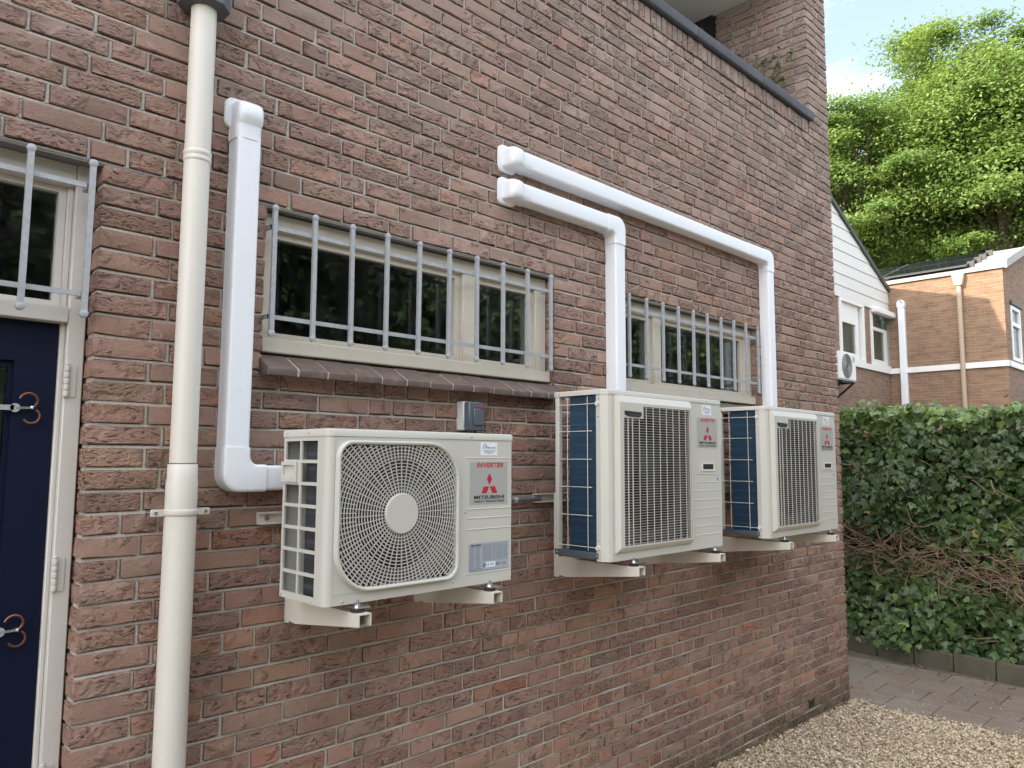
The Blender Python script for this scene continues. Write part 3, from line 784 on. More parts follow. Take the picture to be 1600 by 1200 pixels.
d1 = thing('pipe_duct', 'white plastic duct dropping beside the downpipe to the round-fan unit', 'duct', 'white line-set ducts', loc=(0.40, -0.03, 1.7))
straight(d1, 'trunking', 'z', 1.80, 2.80, 0.361, 0.361+DW)
wall_cap(d1, 'z', 0.361, 0.361+DW, 2.905, 2.80)
elbow(d1, 0.467, 1.777, 180, 270, 0.028)
straight(d1, 'trunking', 'x', 0.465, 0.60, 1.777-0.028-DW, 1.777-0.028)
clip_mark(d1, 0.405, 1.790)
d2 = thing('pipe_duct', 'lower white duct from twin wall caps down to the middle unit', 'duct', 'white line-set ducts', loc=(2.3, -0.03, 2.05))
straight(d2, 'trunking', 'x', 1.66, 2.29, 2.897, 2.897+DW); wall_cap(d2, 'x', 2.897, 2.897+DW, 1.575, 1.66)
elbow(d2, 2.267, 2.869, 90, 0, 0.028); straight(d2, 'trunking', 'z', 1.90, 2.86, 2.295, 2.295+DW)
d3 = thing('pipe_duct', 'upper long white duct running over to the farthest unit', 'duct', 'white line-set ducts', loc=(3.9, -0.03, 2.05))
straight(d3, 'trunking', 'x', 1.66, 3.66, 3.042, 3.042+DW); wall_cap(d3, 'x', 3.042, 3.042+DW, 1.575, 1.66)
straight(d3, 'coupling', 'x', 3.63, 3.86, 3.042, 3.042+DW, 0.0018)
elbow(d3, 3.860, 3.014, 90, 0, 0.028); straight(d3, 'trunking', 'z', 1.90, 3.0, 3.888, 3.888+DW)

# ================================================================== outdoor units
GROUP_U = 'outdoor heat-pump units on the wall'
def screw(t, x, y, z, axis='y', r=0.0035):
    MB().lathe([(r*0.7, -0.002), (r, -0.001), (r, 0.0008)], (x, y, z), axis, 10).build('screw', M['zinc_bolt'], t)
def logo(t, x0, x1, zt, zb, y, dx0, dx1):
    """silver sticker with red lettering, red emblem and two black lines"""
    MB().box(x0, x1, y-0.0006, y, zb, zt).build('logo_plate', M['plate_grey'], t, smooth=False)
    W = x1-x0; H = zt-zb; yy = y-0.0011
    text('INVERTER', 'lettering', M['red'], t, x0+0.16*W, x0+0.875*W, zt-0.135*H, zt-0.018*H, yy, 0.022, 0.26)
    cx = (x0+x1)/2+0.005*W; e = MB()
    def rh(p): e.add([(cx+a*W, yy, zb+b*H) for a, b in p], [(0, 1, 2, 3)])
    rh([(0, 0.455), (0.070, 0.595), (0, 0.735), (-0.070, 0.595)])
    rh([(-0.010, 0.420), (-0.150, 0.420), (-0.215, 0.262), (-0.072, 0.262)])
    rh([(0.010, 0.420), (0.150, 0.420), (0.215, 0.262), (0.072, 0.262)])
    e.build('emblem', M['red'], t, smooth=False)
    text('MITSUBISHI', 'lettering', M['black_print'], t, x0+0.105*W, x0+0.905*W, zb+0.128*H, zb+0.212*H, yy, 0.028)
    text('HEAVY INDUSTRIES', 'lettering', M['black_print'], t, x0+0.105*W, x0+0.905*W, zb+0.048*H, zb+0.100*H, yy, 0.022)
def installer_sticker(t, x0, x1, z0, z1, y):
    MB().box(x0, x1, y-0.0005, y, z0, z1).build('sticker', M['sticker'], t, smooth=False)
    W = x1-x0; H = z1-z0; yy = y-0.001
    h = MB()
    pts = [(0.14, 0.50), (0.14, 0.72), (0.24, 0.88), (0.36, 0.72), (0.36, 0.62)]
    h.tube([(x0+a*W, yy, z0+b*H) for a, b in pts], 0.0010, 4); h.build('house_mark', M['grey_print'], t)
    text('DE MULDER', 'lettering', M['grey_print'], t, x0+0.22*W, x0+0.90*W, z0+0.52*H, z0+0.66*H, yy, 0.012)
    l = MB()
    rr = random.Random(3)
    for i, (a, b) in enumerate(((0.12, 0.88), (0.2, 0.8), (0.22, 0.78), (0.36, 0.62))):
        zz = z0+(0.36-0.085*i)*H; x = x0+a*W
        while x < x0+b*W:
            w_ = rr.uniform(0.02, 0.07)*W; l.add([(x, yy, zz), (x+w_, yy, zz), (x+w_, yy, zz+0.035*H), (x, yy, zz+0.035*H)], [(0, 1, 2, 3)]); x += w_+0.018*W
    l.build('fine_print', M['grey_print'], t, smooth=False)
def arcpts(cx, cy, r, q0, q1, n=6): return [(cx+r*math.cos(rad(q0+(q1-q0)*k/n)), cy+r*math.sin(rad(q0+(q1-q0)*k/n))) for k in range(n+1)]

# ---------------------------------------------------------------- the small unit with the round fan guard
XL, XR, YF, YB, ZB, ZT = 0.505, 1.241, -0.415, -0.160, 1.358, 1.838
u1 = thing('outdoor_unit', 'small beige outdoor unit with round spiderweb fan guard, nearest the blue door', 'outdoor unit', GROUP_U, loc=(0.87, -0.29, 1.358))
c = MB(); R = 0.022
ys = [YB, YB-0.012, -0.257, -0.267, -0.359, YF+R]                 # side: back edge, two columns of openings
zr = [ZB]
for k in range(6, -1, -1): zr += [1.7685-0.0652*k, 1.8240-0.0652*k]
zr += [ZT]
def side_solid(i, j):
    if j % 2 == 0: return True
    row = 6-(j-1)//2
    return not (i == 3 or (i == 1 and row != 1))
c.panel(ys, zr, side_solid, lambda a, b, d: (XL+d, a, b), 0.006)
cl_ = arcpts(XL+R, YF+R, R, 180, 270); cr_ = arcpts(XR-0.008, YF+0.008, 0.008, 270, 360, 3)
c.loops([[(x, y, z) for x, y in cl_] for z in (ZB, ZT)], close=False)
BX = (0.531, 0.988, 1.388, 1.826)
c.panel([XL+R, BX[0]+0.008, BX[1]-0.008, XR-0.008], [ZB, BX[2]+0.008, BX[3]-0.008, ZT], lambda i, j: not (i == 1 and j == 1), lambda a, b, d: (a, YF+d, b), 0.004)
c.loops([[(x, y, z) for x, y in cr_] + [(XR, YB, z), (XL+0.01, YB, z)] for z in (ZB, ZT)], close=False)
c.add([(XL, YB, ZB), (XL, YF+R, ZB), (XL+R, YF, ZB), (XR-0.008, YF, ZB), (XR, YF+0.008, ZB), (XR, YB, ZB)], [(0, 1, 2, 3, 4, 5)])
c.build('casing', M['casing'], u1, merge=True, angle=32)
def plan(o, r1, r2): return arcpts(XL-o+r1, YF-o+r1, r1, 180, 270) + arcpts(XR+o-r2, YF-o+r2, r2, 270, 360, 4) + [(XR+o, YB+o), (XL-o, YB+o)]
t = MB(); t.loops([[(x, y, z) for x, y in plan(o_, R+0.002, 0.010)] for o_, z in ((0.0025, ZT-0.001), (0.0025, ZT+0.0155), (0.0005, ZT+0.0195), (-0.004, ZT+0.021))], caps=(True, True))
top = t.build('top_cover', M['casing'], u1, angle=32)
for y in (-0.185, -0.310): screw(u1, XL-0.0025, y, ZT+0.010, 'x')
screw(u1, 1.045, YF-0.0025, ZT+0.008); screw(u1, 0.565, YF, 1.367); screw(u1, 1.022, YF, 1.597); screw(u1, 0.975, YF, 1.377); screw(u1, XL, -0.345, 1.366, 'x'); screw(u1, XL, -0.172, 1.365, 'x')
h = MB()                                                            # grip in the second row
h.panel([-0.160, -0.170, -0.238, -0.251], [1.701, 1.722, 1.752, 1.763], lambda i, j: not (i == 1 and j == 1), lambda a, b, d: (XL-0.008+d, a, b), 0.013)
h.box(XL+0.018, XL+0.022, -0.24, -0.168, 1.718, 1.756); h.box(XL-0.0095, XL-0.0075, -0.222, -0.196, 1.704, 1.717)
h.build('grip', M['casing'], u1, smooth=False)
k = MB(); k.box(XL+0.022, XL+0.060, YF+0.040, -0.262, ZB+0.01, ZT-0.004)                # coil behind the side openings
k.box(XL+0.0605, XR-0.26, -0.262, -0.21, ZB+0.01, ZT-0.004); k.box(XL+0.10, XL+0.104, -0.21, YB-0.002, ZB+0.01, ZT-0.004); k.build('coil', M['coil_dark'], u1, smooth=False)
k = MB(); k.box(XL+0.012, XL+0.016, -0.245, -0.236, ZB+0.01, ZT-0.01); k.build('coil_edge', M['casing_grey'], u1, smooth=False)
k = MB(); k.box(XL+0.062, 1.0, -0.205, -0.200, ZB+0.006, ZT-0.006); k.box(1.0, 1.005, YF+0.01, -0.2, ZB+0.006, ZT-0.006); k.box(XL+0.062, 1.0, YF+0.012, -0.2, ZB+0.003, ZB+0.006)
k.build('fan_chamber', M['fan_dark'], u1, smooth=False)
FX, FZ = 0.759, 1.607
sh = MB(); n = 64                                                   # bell mouth ring behind the guard
Ls = []
for rr_, yy in ((0.235, YF+0.006), (0.205, YF+0.006), (0.196, YF+0.012), (0.193, YF+0.05)):
    L = []
    for q in range(n):
        a = 2*math.pi*q/n; x, z = FX+rr_*math.cos(a), FZ+rr_*math.sin(a)
        L.append((min(max(x, BX[0]+0.004), BX[1]-0.004), yy, min(max(z, BX[2]+0.004), BX[3]-0.004)))
    Ls.append(L)
sh.loops(Ls); sh.build('bell_mouth', M['shroud'], u1)
fan = MB(); fan.lathe([(0.055, -0.395), (0.060, -0.388), (0.060, -0.33)], (FX, 0, FZ), 'y', 28)
for b_ in range(3):
    L0, L1 = [], []
    for q in range(9):
        t_ = q/8; rr_ = 0.055+0.132*t_
        for Ls_, a_, y_ in ((L0, -28-18*t_, -0.375), (L1, 32+30*t_, -0.335)):
            a = rad(120*b_+a_+20); Ls_.append((FX+rr_*math.cos(a), y_, FZ+rr_*math.sin(a)))
    fan.loops([L0, L1], close=False)
fan.build('fan', M['fan_dark'], u1)
bz = MB(); rads = (0.125, 0.052, 0.125, 0.052)
def ring(inset, y, dr=0.0): return [(x, y, z) for x, z in rrect(BX[0]+inset, BX[1]-inset, BX[2]+inset, BX[3]-inset, tuple(max(0.01, r_-dr) for r_ in rads), 10)]
bz.loops([[(x, YF-0.0012, z) for x, z in rrect(BX[0]-0.001, BX[1]+0.001, BX[2]-0.001, BX[3]+0.001, 0.002, 10)], ring(0, YF-0.0012), ring(0.001, YF-0.012, 0.001), ring(0.004, YF-0.0165, 0.004), ring(0.0085, YF-0.0165, 0.0085), ring(0.0115, YF-0.014, 0.0115), ring(0.0125, YF+0.004, 0.0125)])
bz.build('guard_rim', M['casing'], u1, angle=50)
inner = rrect(BX[0]+0.0118, BX[1]-0.0118, BX[2]+0.0118, BX[3]-0.0118, tuple(r_-0.0118 for r_ in rads), 10)
def inside(x, z):
    ok = False; n_ = len(inner)
    for i in range(n_):
        (xa, za), (xb, zb) = inner[i], inner[(i+1) % n_]
        if (za > z) != (zb > z) and x < (xb-xa)*(z-za)/(zb-za)+xa: ok = not ok
    return ok
gd = MB(); GY = YF-0.0105
def wire(p, q, w, y0, y1):
    p, q = np.array(p), np.array(q); d = q-p; d /= np.linalg.norm(d)+1e-9; nn = np.array([-d[1], d[0]])*w/2
    a, b, c_, e = p-nn, p+nn, q+nn, q-nn
    gd.add([(v[0], y0, v[1]) for v in (a, b, c_, e)] + [(v[0], y1, v[1]) for v in (a, b, c_, e)], [(0, 1, 2, 3), (0, 4, 5, 1), (3, 2, 6, 7), (7, 6, 5, 4)])
rr_ = 0.072
while rr_ < 0.34:
    n = int(60+rr_*220)
    for q in range(n):
        a, b = 2*math.pi*q/n, 2*math.pi*(q+1)/n
        p_, q_ = (FX+rr_*math.cos(a), FZ+rr_*math.sin(a)), (FX+rr_*math.cos(b), FZ+rr_*math.sin(b))
        if inside(*p_) and inside(*q_): wire(p_, q_, 0.0024, GY, GY+0.0030)
    rr_ += 0.0100
NS = 44
for q in range(NS*2):
    a = 2*math.pi*(q+0.3)/(NS*2); r0 = 0.060 if q % 2 == 0 else 0.164
    swirl = 0.10
    pts = []
    for s_ in range(9):
        r1 = r0+(0.34-r0)*s_/8; x, z = FX+r1*math.cos(a+swirl*(r1-0.06)*0), FZ+r1*math.sin(a+swirl*(r1-0.06)*0)
        pts.append((x, z))
    for i in range(8):
        if inside(*pts[i]):
            e = pts[i+1]
            if not inside(*e):
                lo, hi = 0.0, 1.0
                for _ in range(12):
                    m_ = (lo+hi)/2; x, z = pts[i][0]+(e[0]-pts[i][0])*m_, pts[i][1]+(e[1]-pts[i][1])*m_
                    if inside(x, z): lo = m_
                    else: hi = m_
                e = (pts[i][0]+(e[0]-pts[i][0])*lo, pts[i][1]+(e[1]-pts[i][1])*lo)
            wire(pts[i], e, 0.0023, GY-0.0010, GY+0.0025)
gd.build('fan_guard', M['casing'], u1, smooth=False)
MB().lathe([(0.0585, -0.0055), (0.0605, -0.004), (0.0615, 0.0), (0.0615, 0.004)], (FX, GY, FZ), 'y', 48).build('hub_disc', M['casing'], u1, angle=30)
g = MB()
for z in (1.776, 1.6065, 1.5765, 1.540, 1.3965): g.prism([(YF+0.001, z-0.0030), (YF-0.0018, z-0.0012), (YF-0.0018, z+0.0002), (YF+0.001, z+0.0022)], 'x', 1.029, 1.231)
g.build('pressed_ribs', M['casing'], u1, smooth=False)
logo(u1, 1.043, 1.216, 1.763, 1.620, YF-0.0002, 0, 0)
installer_sticker(u1, 1.089, 1.166, 1.785, 1.829, YF-0.0002)
# rating plate: printed tables
MB().box(1.040, 1.222, YF-0.0008, YF-0.0002, 1.399, 1.494).build('rating_plate', M['plate_blue'], u1, smooth=False)
pr_ = MB(); ra = random.Random(5); yy = YF-0.0013
def dash(x, z, w_, h_): pr_.add([(x, yy, z), (x+w_, yy, z), (x+w_, yy, z+h_), (x, yy, z+h_)], [(0, 1, 2, 3)])
for col_, (a, b) in enumerate(((1.044, 1.062), (1.070, 1.090), (1.104, 1.124), (1.128, 1.140), (1.150, 1.158), (1.166, 1.190), (1.198, 1.216))):
    for i in range(15):
        z = 1.480-0.0050*i
        if z < 1.432 and col_ > 1: continue
        x = a
        while x < b: w_ = ra.uniform(0.002, 0.007); dash(x, z, min(w_, b-x), 0.0018); x += w_+0.0015
for xx in (1.100, 1.126, 1.145, 1.162, 1.194): dash(xx, 1.430, 0.0006, 0.056)
dash(1.096, 1.486, 0.124, 0.0008); dash(1.104, 1.413, 0.010, 0.012)
for i in range(3):
    x = 1.045
    while x < 1.21: w_ = ra.uniform(0.003, 0.012); dash(x, 1.402+0.003*i, w_, 0.0012) if x < 1.10 or i == 0 else None; x += w_+0.003
for i, xx in enumerate((1.119, 1.128, 1.139, 1.148)): dash(xx, 1.416, 0.004, 0.008)
for xx in (1.164, 1.170, 1.177, 1.194, 1.203): dash(xx, 1.415, 0.0045, 0.008)
pr_.build('fine_print', M['grey_print'], u1, smooth=False)
MB().box(1.117, 1.160, yy+0.0002, yy+0.0004, 1.411, 1.428).build('pictogram_panel', M['sticker'], u1, smooth=False)
text('MITSUBISHI', 'lettering', M['black_print'], u1, 1.050, 1.094, 1.4835, 1.4895, yy, 0.02)

# ---------------------------------------------------------------- the two tall units with blue coils
XL2, XR2, YF2, YB2, ZB2, ZT2 = 1.735, 2.604, -0.445, -0.169, 1.372, 2.036
u2 = thing('outdoor_unit', 'tall beige outdoor unit with blue side coil, the middle one of three', 'outdoor unit', GROUP_U, loc=(2.17, -0.30, 1.372))
c = MB()
prof = [(XL2+0.004, -0.388), (XL2, -0.390), (XL2, -0.412), (XL2+0.006, -0.424), (XL2+0.016, YF2+0.006), (XL2+0.030, YF2)]      # front-left corner column
col_in = [(x+0.006, y+0.006) for x, y in prof]
c.loops([[(x, y, z) for x, y in prof] for z in (ZB2, ZT2)], close=False)
c.loops([[(x, y, z) for x, y in ((XL2+0.004, -0.388), (XL2+0.05, -0.388))] for z in (ZB2, ZT2)], close=False)
GX = (1.819, 2.318, 1.430, 1.992)                                     # grille opening
c.panel([XL2+0.030, GX[0]-0.012, GX[1]-0.002, XR2-0.006], [ZB2, GX[2]-0.01, GX[3]+0.01, ZT2], lambda i, j: not (i == 1 and j == 1), lambda a, b, d: (a, YF2+d, b), 0.004)
c.loops([[(XR2-0.006, YF2, z), (XR2, YF2+0.006, z), (XR2, YB2, z), (XR2-0.35, YB2, z)] for z in (ZB2, ZT2)], close=False)
c.add([(XL2, YB2, ZB2+0.01), (XL2, -0.39, ZB2+0.01), (XL2+0.03, YF2, ZB2+0.01), (XR2, YF2, ZB2+0.01), (XR2, YB2, ZB2+0.01)], [(0, 1, 2, 3, 4)])
c.build('casing', M['casing'], u2, merge=True, angle=25)
MB().box(XL2, XL2+0.022, YB2-0.022, YB2, 1.40, ZT2).build('rear_post', M['casing'], u2, bevel=0.002)
MB().box(XL2-0.002, XR2-0.02, -0.400, YB2+0.002, 1.380, 1.404).build('base_pan', M['isolator_grey'], u2, bevel=0.002)
t = MB()
pl = [(XL2-0.003, YB2+0.003), (XL2-0.003, -0.412), (XL2+0.004, -0.427), (XL2+0.015, YF2+0.003), (XL2+0.030, YF2-0.003), (XR2-0.008, YF2-0.003), (XR2+0.003, YF2+0.008), (XR2+0.003, YB2+0.003)]
t.loops([[(x, y, z) for x, y in pl] for z in (ZT2-0.002, ZT2+0.014)] + [[(x+(2.17-x)*0.006, y+(-0.3-y)*0.012, ZT2+0.018) for x, y in pl]], caps=(True, True))
t.build('top_cover', M['casing'], u2, angle=28)
k = MB(); k.box(XL2+0.014, XL2+0.05, -0.392, -0.239, 1.404, ZT2-0.003); k.box(XL2+0.05, XR2-0.3, -0.262, -0.239, 1.404, ZT2-0.003); k.build('coil', M['coil_blue'], u2, smooth=False)
wg = MB()                                                             # cream wire guard over the coil
for y in (-0.236, -0.343): wg.tube([(XL2+0.004, y, 1.410), (XL2+0.002, y, ZT2-0.008)], 0.0015, 6)
for i, z in enumerate((1.997, 1.887, 1.773, 1.661, 1.548, 1.424)):
    if i in (0, 5): wg.tube([(XL2-0.006, -0.182, z), (XL2, -0.24, z), (XL2-0.002, -0.396, z)], 0.0015, 6)
    else: wg.tube([(XL2+0.0, -0.193, z), (XL2+0.0, -0.368, z)], 0.0015, 6)
for y, z in ((-0.398, 1.997), (-0.398, 1.424)): wg.lathe([(0.009, -0.004), (0.011, 0.0), (0.010, 0.008)], (XL2-0.003, y, z), 'x', 14)
wg.build('wire_guard', M['pvc_cream'], u2)
screw(u2, XL2-0.003, -0.175, 2.043, 'x'); screw(u2, XL2-0.003, -0.195, 2.043, 'x'); screw(u2, XL2, -0.405, 2.016, 'x'); screw(u2, XL2, -0.401, 1.945, 'x'); screw(u2, XL2, -0.401, 1.453, 'x'); screw(u2, XL2-0.002, -0.180, 1.392, 'x'); screw(u2, XL2-0.002, -0.392, 1.392, 'x'); screw(u2, 2.47, YF2-0.003, 2.043)
# raised front grille panel
YG = -0.4665; B2 = (1.783, 2.3205, 1.404, 2.034)
b = MB()
def bring(ins, y): return [(B2[0]+ins[0], y, B2[2]+ins[1]), (B2[1]-ins[2], y, B2[2]+ins[1]), (B2[1]-ins[2], y, B2[3]-ins[3]), (B2[0]+ins[0], y, B2[3]-ins[3])]
b.loops([bring((0, 0, 0, 0), YF2+0.001), bring((0.002, 0.004, 0.001, 0.003), YF2-0.010), bring((0.010, 0.020, 0.002, 0.030), YG), ])
NX0, NZ0 = 1.951, 1.941                                               # solid corner that holds the grip
b.panel([B2[0]+0.010, GX[0], NX0, GX[1]-0.008, B2[1]-0.002], [B2[2]+0.020, GX[2], NZ0, GX[3], B2[3]-0.030], lambda i, j: not ((i == 2 and j in (1, 2)) or (i == 1 and j == 1)), lambda a, z, d: (a, YG+d, z), 0.012)
b.build('front_panel', M['casing'], u2, merge=True, angle=20)
gp = MB(); gp.add([(1.822, YG-0.001, 1.970), (1.938, YG-0.001, 1.967), (1.938, YG-0.001, 1.952), (1.922, YG-0.001, 1.945), (1.850, YG-0.001, 1.946), (1.822, YG-0.001, 1.953)], [(0, 1, 2, 3, 4, 5)])  # flat dark shapes in place of the shade in the grip slot
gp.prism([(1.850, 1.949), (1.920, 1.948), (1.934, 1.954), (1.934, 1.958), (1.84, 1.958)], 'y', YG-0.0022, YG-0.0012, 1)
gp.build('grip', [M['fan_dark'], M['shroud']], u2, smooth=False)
gr = MB(); z = GX[2]+0.006
while z < GX[3]-0.003:
    x0 = GX[0]-0.001 if z < NZ0-0.003 else NX0-0.001
    gr.box(x0, GX[1]-0.007, YG+0.001, YG+0.0040, z-0.0008, z+0.0008); z += 0.0108
for i, xx in enumerate((1.848, 1.878, 1.925, 1.974, 2.023, 2.072, 2.121, 2.170, 2.219, 2.268, 2.302)):
    w_ = 0.0016 if i < 2 or i == 10 else 0.0005
    gr.box(xx-w_, xx+w_, YG+0.0002, YG+0.004, GX[2]-0.001, (NZ0 if xx < NX0 else GX[3])+0.001)
gr.build('grille', M['casing'], u2, smooth=False)
k = MB(); k.box(GX[0]-0.01, GX[1]+0.01, -0.30, -0.296, 1.39, ZT2-0.01); k.box(GX[0]-0.010, GX[0]-0.006, YF2+0.005, -0.3, 1.39, ZT2-0.01); k.box(GX[1]+0.006, GX[1]+0.01, YF2+0.005, -0.3, 1.39, ZT2-0.01); k.box(GX[0]-0.006, GX[1]+0.006, YF2+0.005, -0.3, 1.385, 1.392)
k.build('fan_chamber', M['fan_dark'], u2, smooth=False)
sh = MB(); cx2, cz2 = 2.085, 1.71
Ls = []
for rr_, yy in ((0.40, YF2+0.030), (0.262, YF2+0.030), (0.248, YF2+0.038), (0.244, YF2+0.07)):
    Ls.append([(min(max(cx2+rr_*math.cos(2*math.pi*q/64), GX[0]-0.004), GX[1]+0.004), yy, min(max(cz2+rr_*math.sin(2*math.pi*q/64), GX[2]-0.008), GX[3]+0.008)) for q in range(64)])
sh.loops(Ls); sh.build('bell_mouth', M['shroud'], u2)
fan = MB(); fan.lathe([(0.06, -0.40), (0.068, -0.39), (0.068, -0.34)], (cx2, 0, cz2), 'y', 28)
for b_ in range(3):
    L0, L1 = [], []
    for q in range(9):
        t_ = q/8; rr_ = 0.062+0.172*t_
        for Ls_, a_, y_ in ((L0, -28-18*t_, -0.39), (L1, 32+30*t_, -0.345)):
            a = rad(120*b_+a_+55); Ls_.append((cx2+rr_*math.cos(a), y_, cz2+rr_*math.sin(a)))
    fan.loops([L0, L1], close=False)
fan.build('fan', M['fan_dark'], u2)
logo(u2, 2.393, 2.569, 1.966, 1.827, YF2-0.0002, 0, 0); installer_sticker(u2, 2.438, 2.518, 1.980, 2.026, YF2-0.0002)
h = MB(); h.panel([2.424, 2.434, 2.526, 2.536], [1.721, 1.729, 1.753, 1.760], lambda i, j: not (i == 1 and j == 1), lambda a, z, d: (a, YF2-0.004+d, z), 0.005); h.build('recess_rim', M['pvc_cream'], u2, smooth=False)
h = MB(); h.box(2.434, 2.526, YF2-0.0012, YF2-0.0004, 1.729, 1.753); h.build('recess_shade', M['fan_dark'], u2, smooth=False)  # flat dark plate in place of the shade inside the handle hollow
g = MB()
for z in (1.709, 1.671, 1.632, 1.592, 1.553, 1.514, 1.475, 1.435): g.prism([(YF2+0.001, z-0.0030), (YF2-0.0018, z-0.0012), (YF2-0.0018, z+0.0002), (YF2+0.001, z+0.0022)], 'x', 2.362, 2.574)
g.build('pressed_ribs', M['casing'], u2, smooth=False)
MB().lathe([(0.0085, -0.0006), (0.009, 0.0)], (2.563, YF2-0.0002, 1.684), 'y', 16).build('seal', M['teal'], u2)
OFF = 1.314
u3 = copy_thing(u2, (2.17+OFF, -0.30, 1.372), 'tall beige outdoor unit with blue side coil, the farthest of three')

# ---------------------------------------------------------------- wall brackets carrying the units
def bracket(label, arms, tip, ztip, rail, zrail):
    t = thing('wall_bracket', label, 'bracket', 'cream steel wall brackets', loc=(arms[0], -0.03, ztip-0.1))
    r = MB(); r.box(rail[0], rail[1], -0.030, -0.004, zrail-0.019, zrail-0.015); r.box(rail[0], rail[1], -0.030, -0.004, zrail+0.015, zrail+0.019); r.box(rail[0], rail[1], -0.008, -0.004, zrail-0.015, zrail+0.015)
    ra_ = r.build('rail', M['bracket'], t, smooth=False)
    for x in (rail[0]+0.03, rail[1]-0.03): MB().lathe([(0.004, -0.008), (0.008, -0.0075), (0.008, 0.0)], (x, -0.0075, zrail), 'y', 6).build('bolt', M['zinc_bolt'], ra_)
    for x in arms:
        p = MB(); p.box(x-0.019, x+0.019, -0.036, -0.030, ztip-0.085, zrail+0.02); p.box(x-0.019, x-0.016, -0.060, -0.036, ztip-0.085, zrail+0.02)
        up = p.build('upright', M['bracket'], t, bevel=0.001)
        for zz in (ztip-0.070, ztip-0.036): MB().lathe([(0.004, -0.004), (0.0075, -0.003), (0.0075, 0.0)], (x, -0.036, zz), 'y', 10).build('bolt', M['zinc_bolt'], up)
        a = MB(); hw = 0.021; tk = 0.003
        # folded channel, deep at the wall, shallow at the tip, open at the end
        zb0, zb1 = ztip-0.082, ztip-0.035
        for xa, xb in ((x-hw, x-hw+tk), (x+hw-tk, x+hw)):
            a.prism([(-0.036, zb0+0.012), (-0.10, zb0+0.002), (tip, zb1), (tip, ztip), (-0.036, ztip)], 'x', xa, xb)
        a.box(x-hw+tk, x+hw-tk, tip, -0.036, ztip-tk, ztip)
        a.add([(x-hw+tk, tip, zb1), (x+hw-tk, tip, zb1), (x+hw-tk, -0.10, zb0+0.002), (x-hw+tk, -0.10, zb0+0.002)], [(0, 1, 2, 3)])
        a.add([(x-hw+tk, tip, zb1+tk), (x+hw-tk, tip, zb1+tk), (x+hw-tk, -0.10, zb0+0.002+tk), (x-hw+tk, -0.10, zb0+0.002+tk)], [(0, 1, 2, 3)])
        ar = a.build('arm', M['bracket'], t, smooth=False)
        f = MB(); f.lathe([(0.019, 0.0), (0.021, 0.003), (0.017, 0.012)], (x, tip+0.040, ztip), 'z', 18); f.build('rubber_foot', M['rubber'], ar)
        f = MB(); f.box(x-0.020, x+0.030, tip+0.018, tip+0.064, ztip+0.012, ztip+0.0155); f.lathe([(0.0095, 0.0), (0.0095, 0.007)], (x, tip+0.040, ztip+0.0155), 'z', 6); f.lathe([(0.0042, 0.0), (0.0042, 0.019)], (x, tip+0.040, ztip+0.0155), 'z', 10)
        f.build('bolt', M['zinc_bolt'], ar, angle=30)
    return t
bracket('cream steel bracket under the round-fan unit', (0.612, 1.130), -0.462, 1.334, (0.499, 1.27), 1.581)
bracket('cream steel bracket under the middle blue-coil unit', (1.897, 2.520), -0.490, 1.345, (1.770, 2.65), 1.603)
bracket('cream steel bracket under the farthest blue-coil unit', (3.215, 3.790), -0.490, 1.345, (3.06, 3.95), 1.603)

# ---------------------------------------------------------------- electrical isolator and conduit
iso = thing('isolator_switch', 'small dark grey electrical isolator box just above the round-fan unit', 'switch box', loc=(1.367, -0.03, 1.888))
MB().box(1.335, 1.424, -0.040, 0.006, 1.886, 2.001).build('back_box', M['isolator_light'], iso, bevel=0.003)
q = MB(); q.box(1.337, 1.422, -0.073, -0.040, 1.884, 1.998); q.build('cover', M['isolator_grey'], iso, bevel=0.004)
q = MB(); q.prism([(1.358, 1.905), (1.412, 1.905), (1.412, 1.972), (1.358, 1.972)], 'y', -0.079, -0.073); q.build('flap', M['isolator_grey'], iso, bevel=0.003)
MB().box(1.362, 1.418, -0.0762, -0.0735, 1.9755, 1.9805).build('red_stripe', M['red'], iso, smooth=False)
MB().lathe([(0.004, -0.008), (0.004, 0.008)], (1.428, -0.05, 1.925), 'x', 10).build('latch', M['zinc_bolt'], iso)
q = MB(); q.tube([(1.385, -0.055, 1.890), (1.384, -0.055, 1.868), (1.382, -0.06, 1.84), (1.36, -0.08, 1.80)], 0.006, 10); q.build('cable', M['black_plastic'], iso)
cdt = thing('conduit', 'dark grey conduit tube on the wall between the first two units', 'conduit', loc=(1.5, -0.03, 1.60))
MB().tube([(1.24, -0.02, 1.598), (1.80, -0.02, 1.600)], 0.0085, 12).build('tube', M['conduit'], cdt)
q = MB(); q.lathe([(0.010, 0.0), (0.0125, 0.001), (0.0125, 0.02), (0.010, 0.021)], (1.635, -0.02, 1.599), 'x', 14); q.build('coupling', M['galv'], cdt)
st = MB(); st.box(3.34, 3.90, -0.335, -0.300, 2.0545, 2.064); tag(st.build('plastic_strip', M['orange'], None, bevel=0.002), 'thin orange strip lying on top of the farthest unit', 'strip')

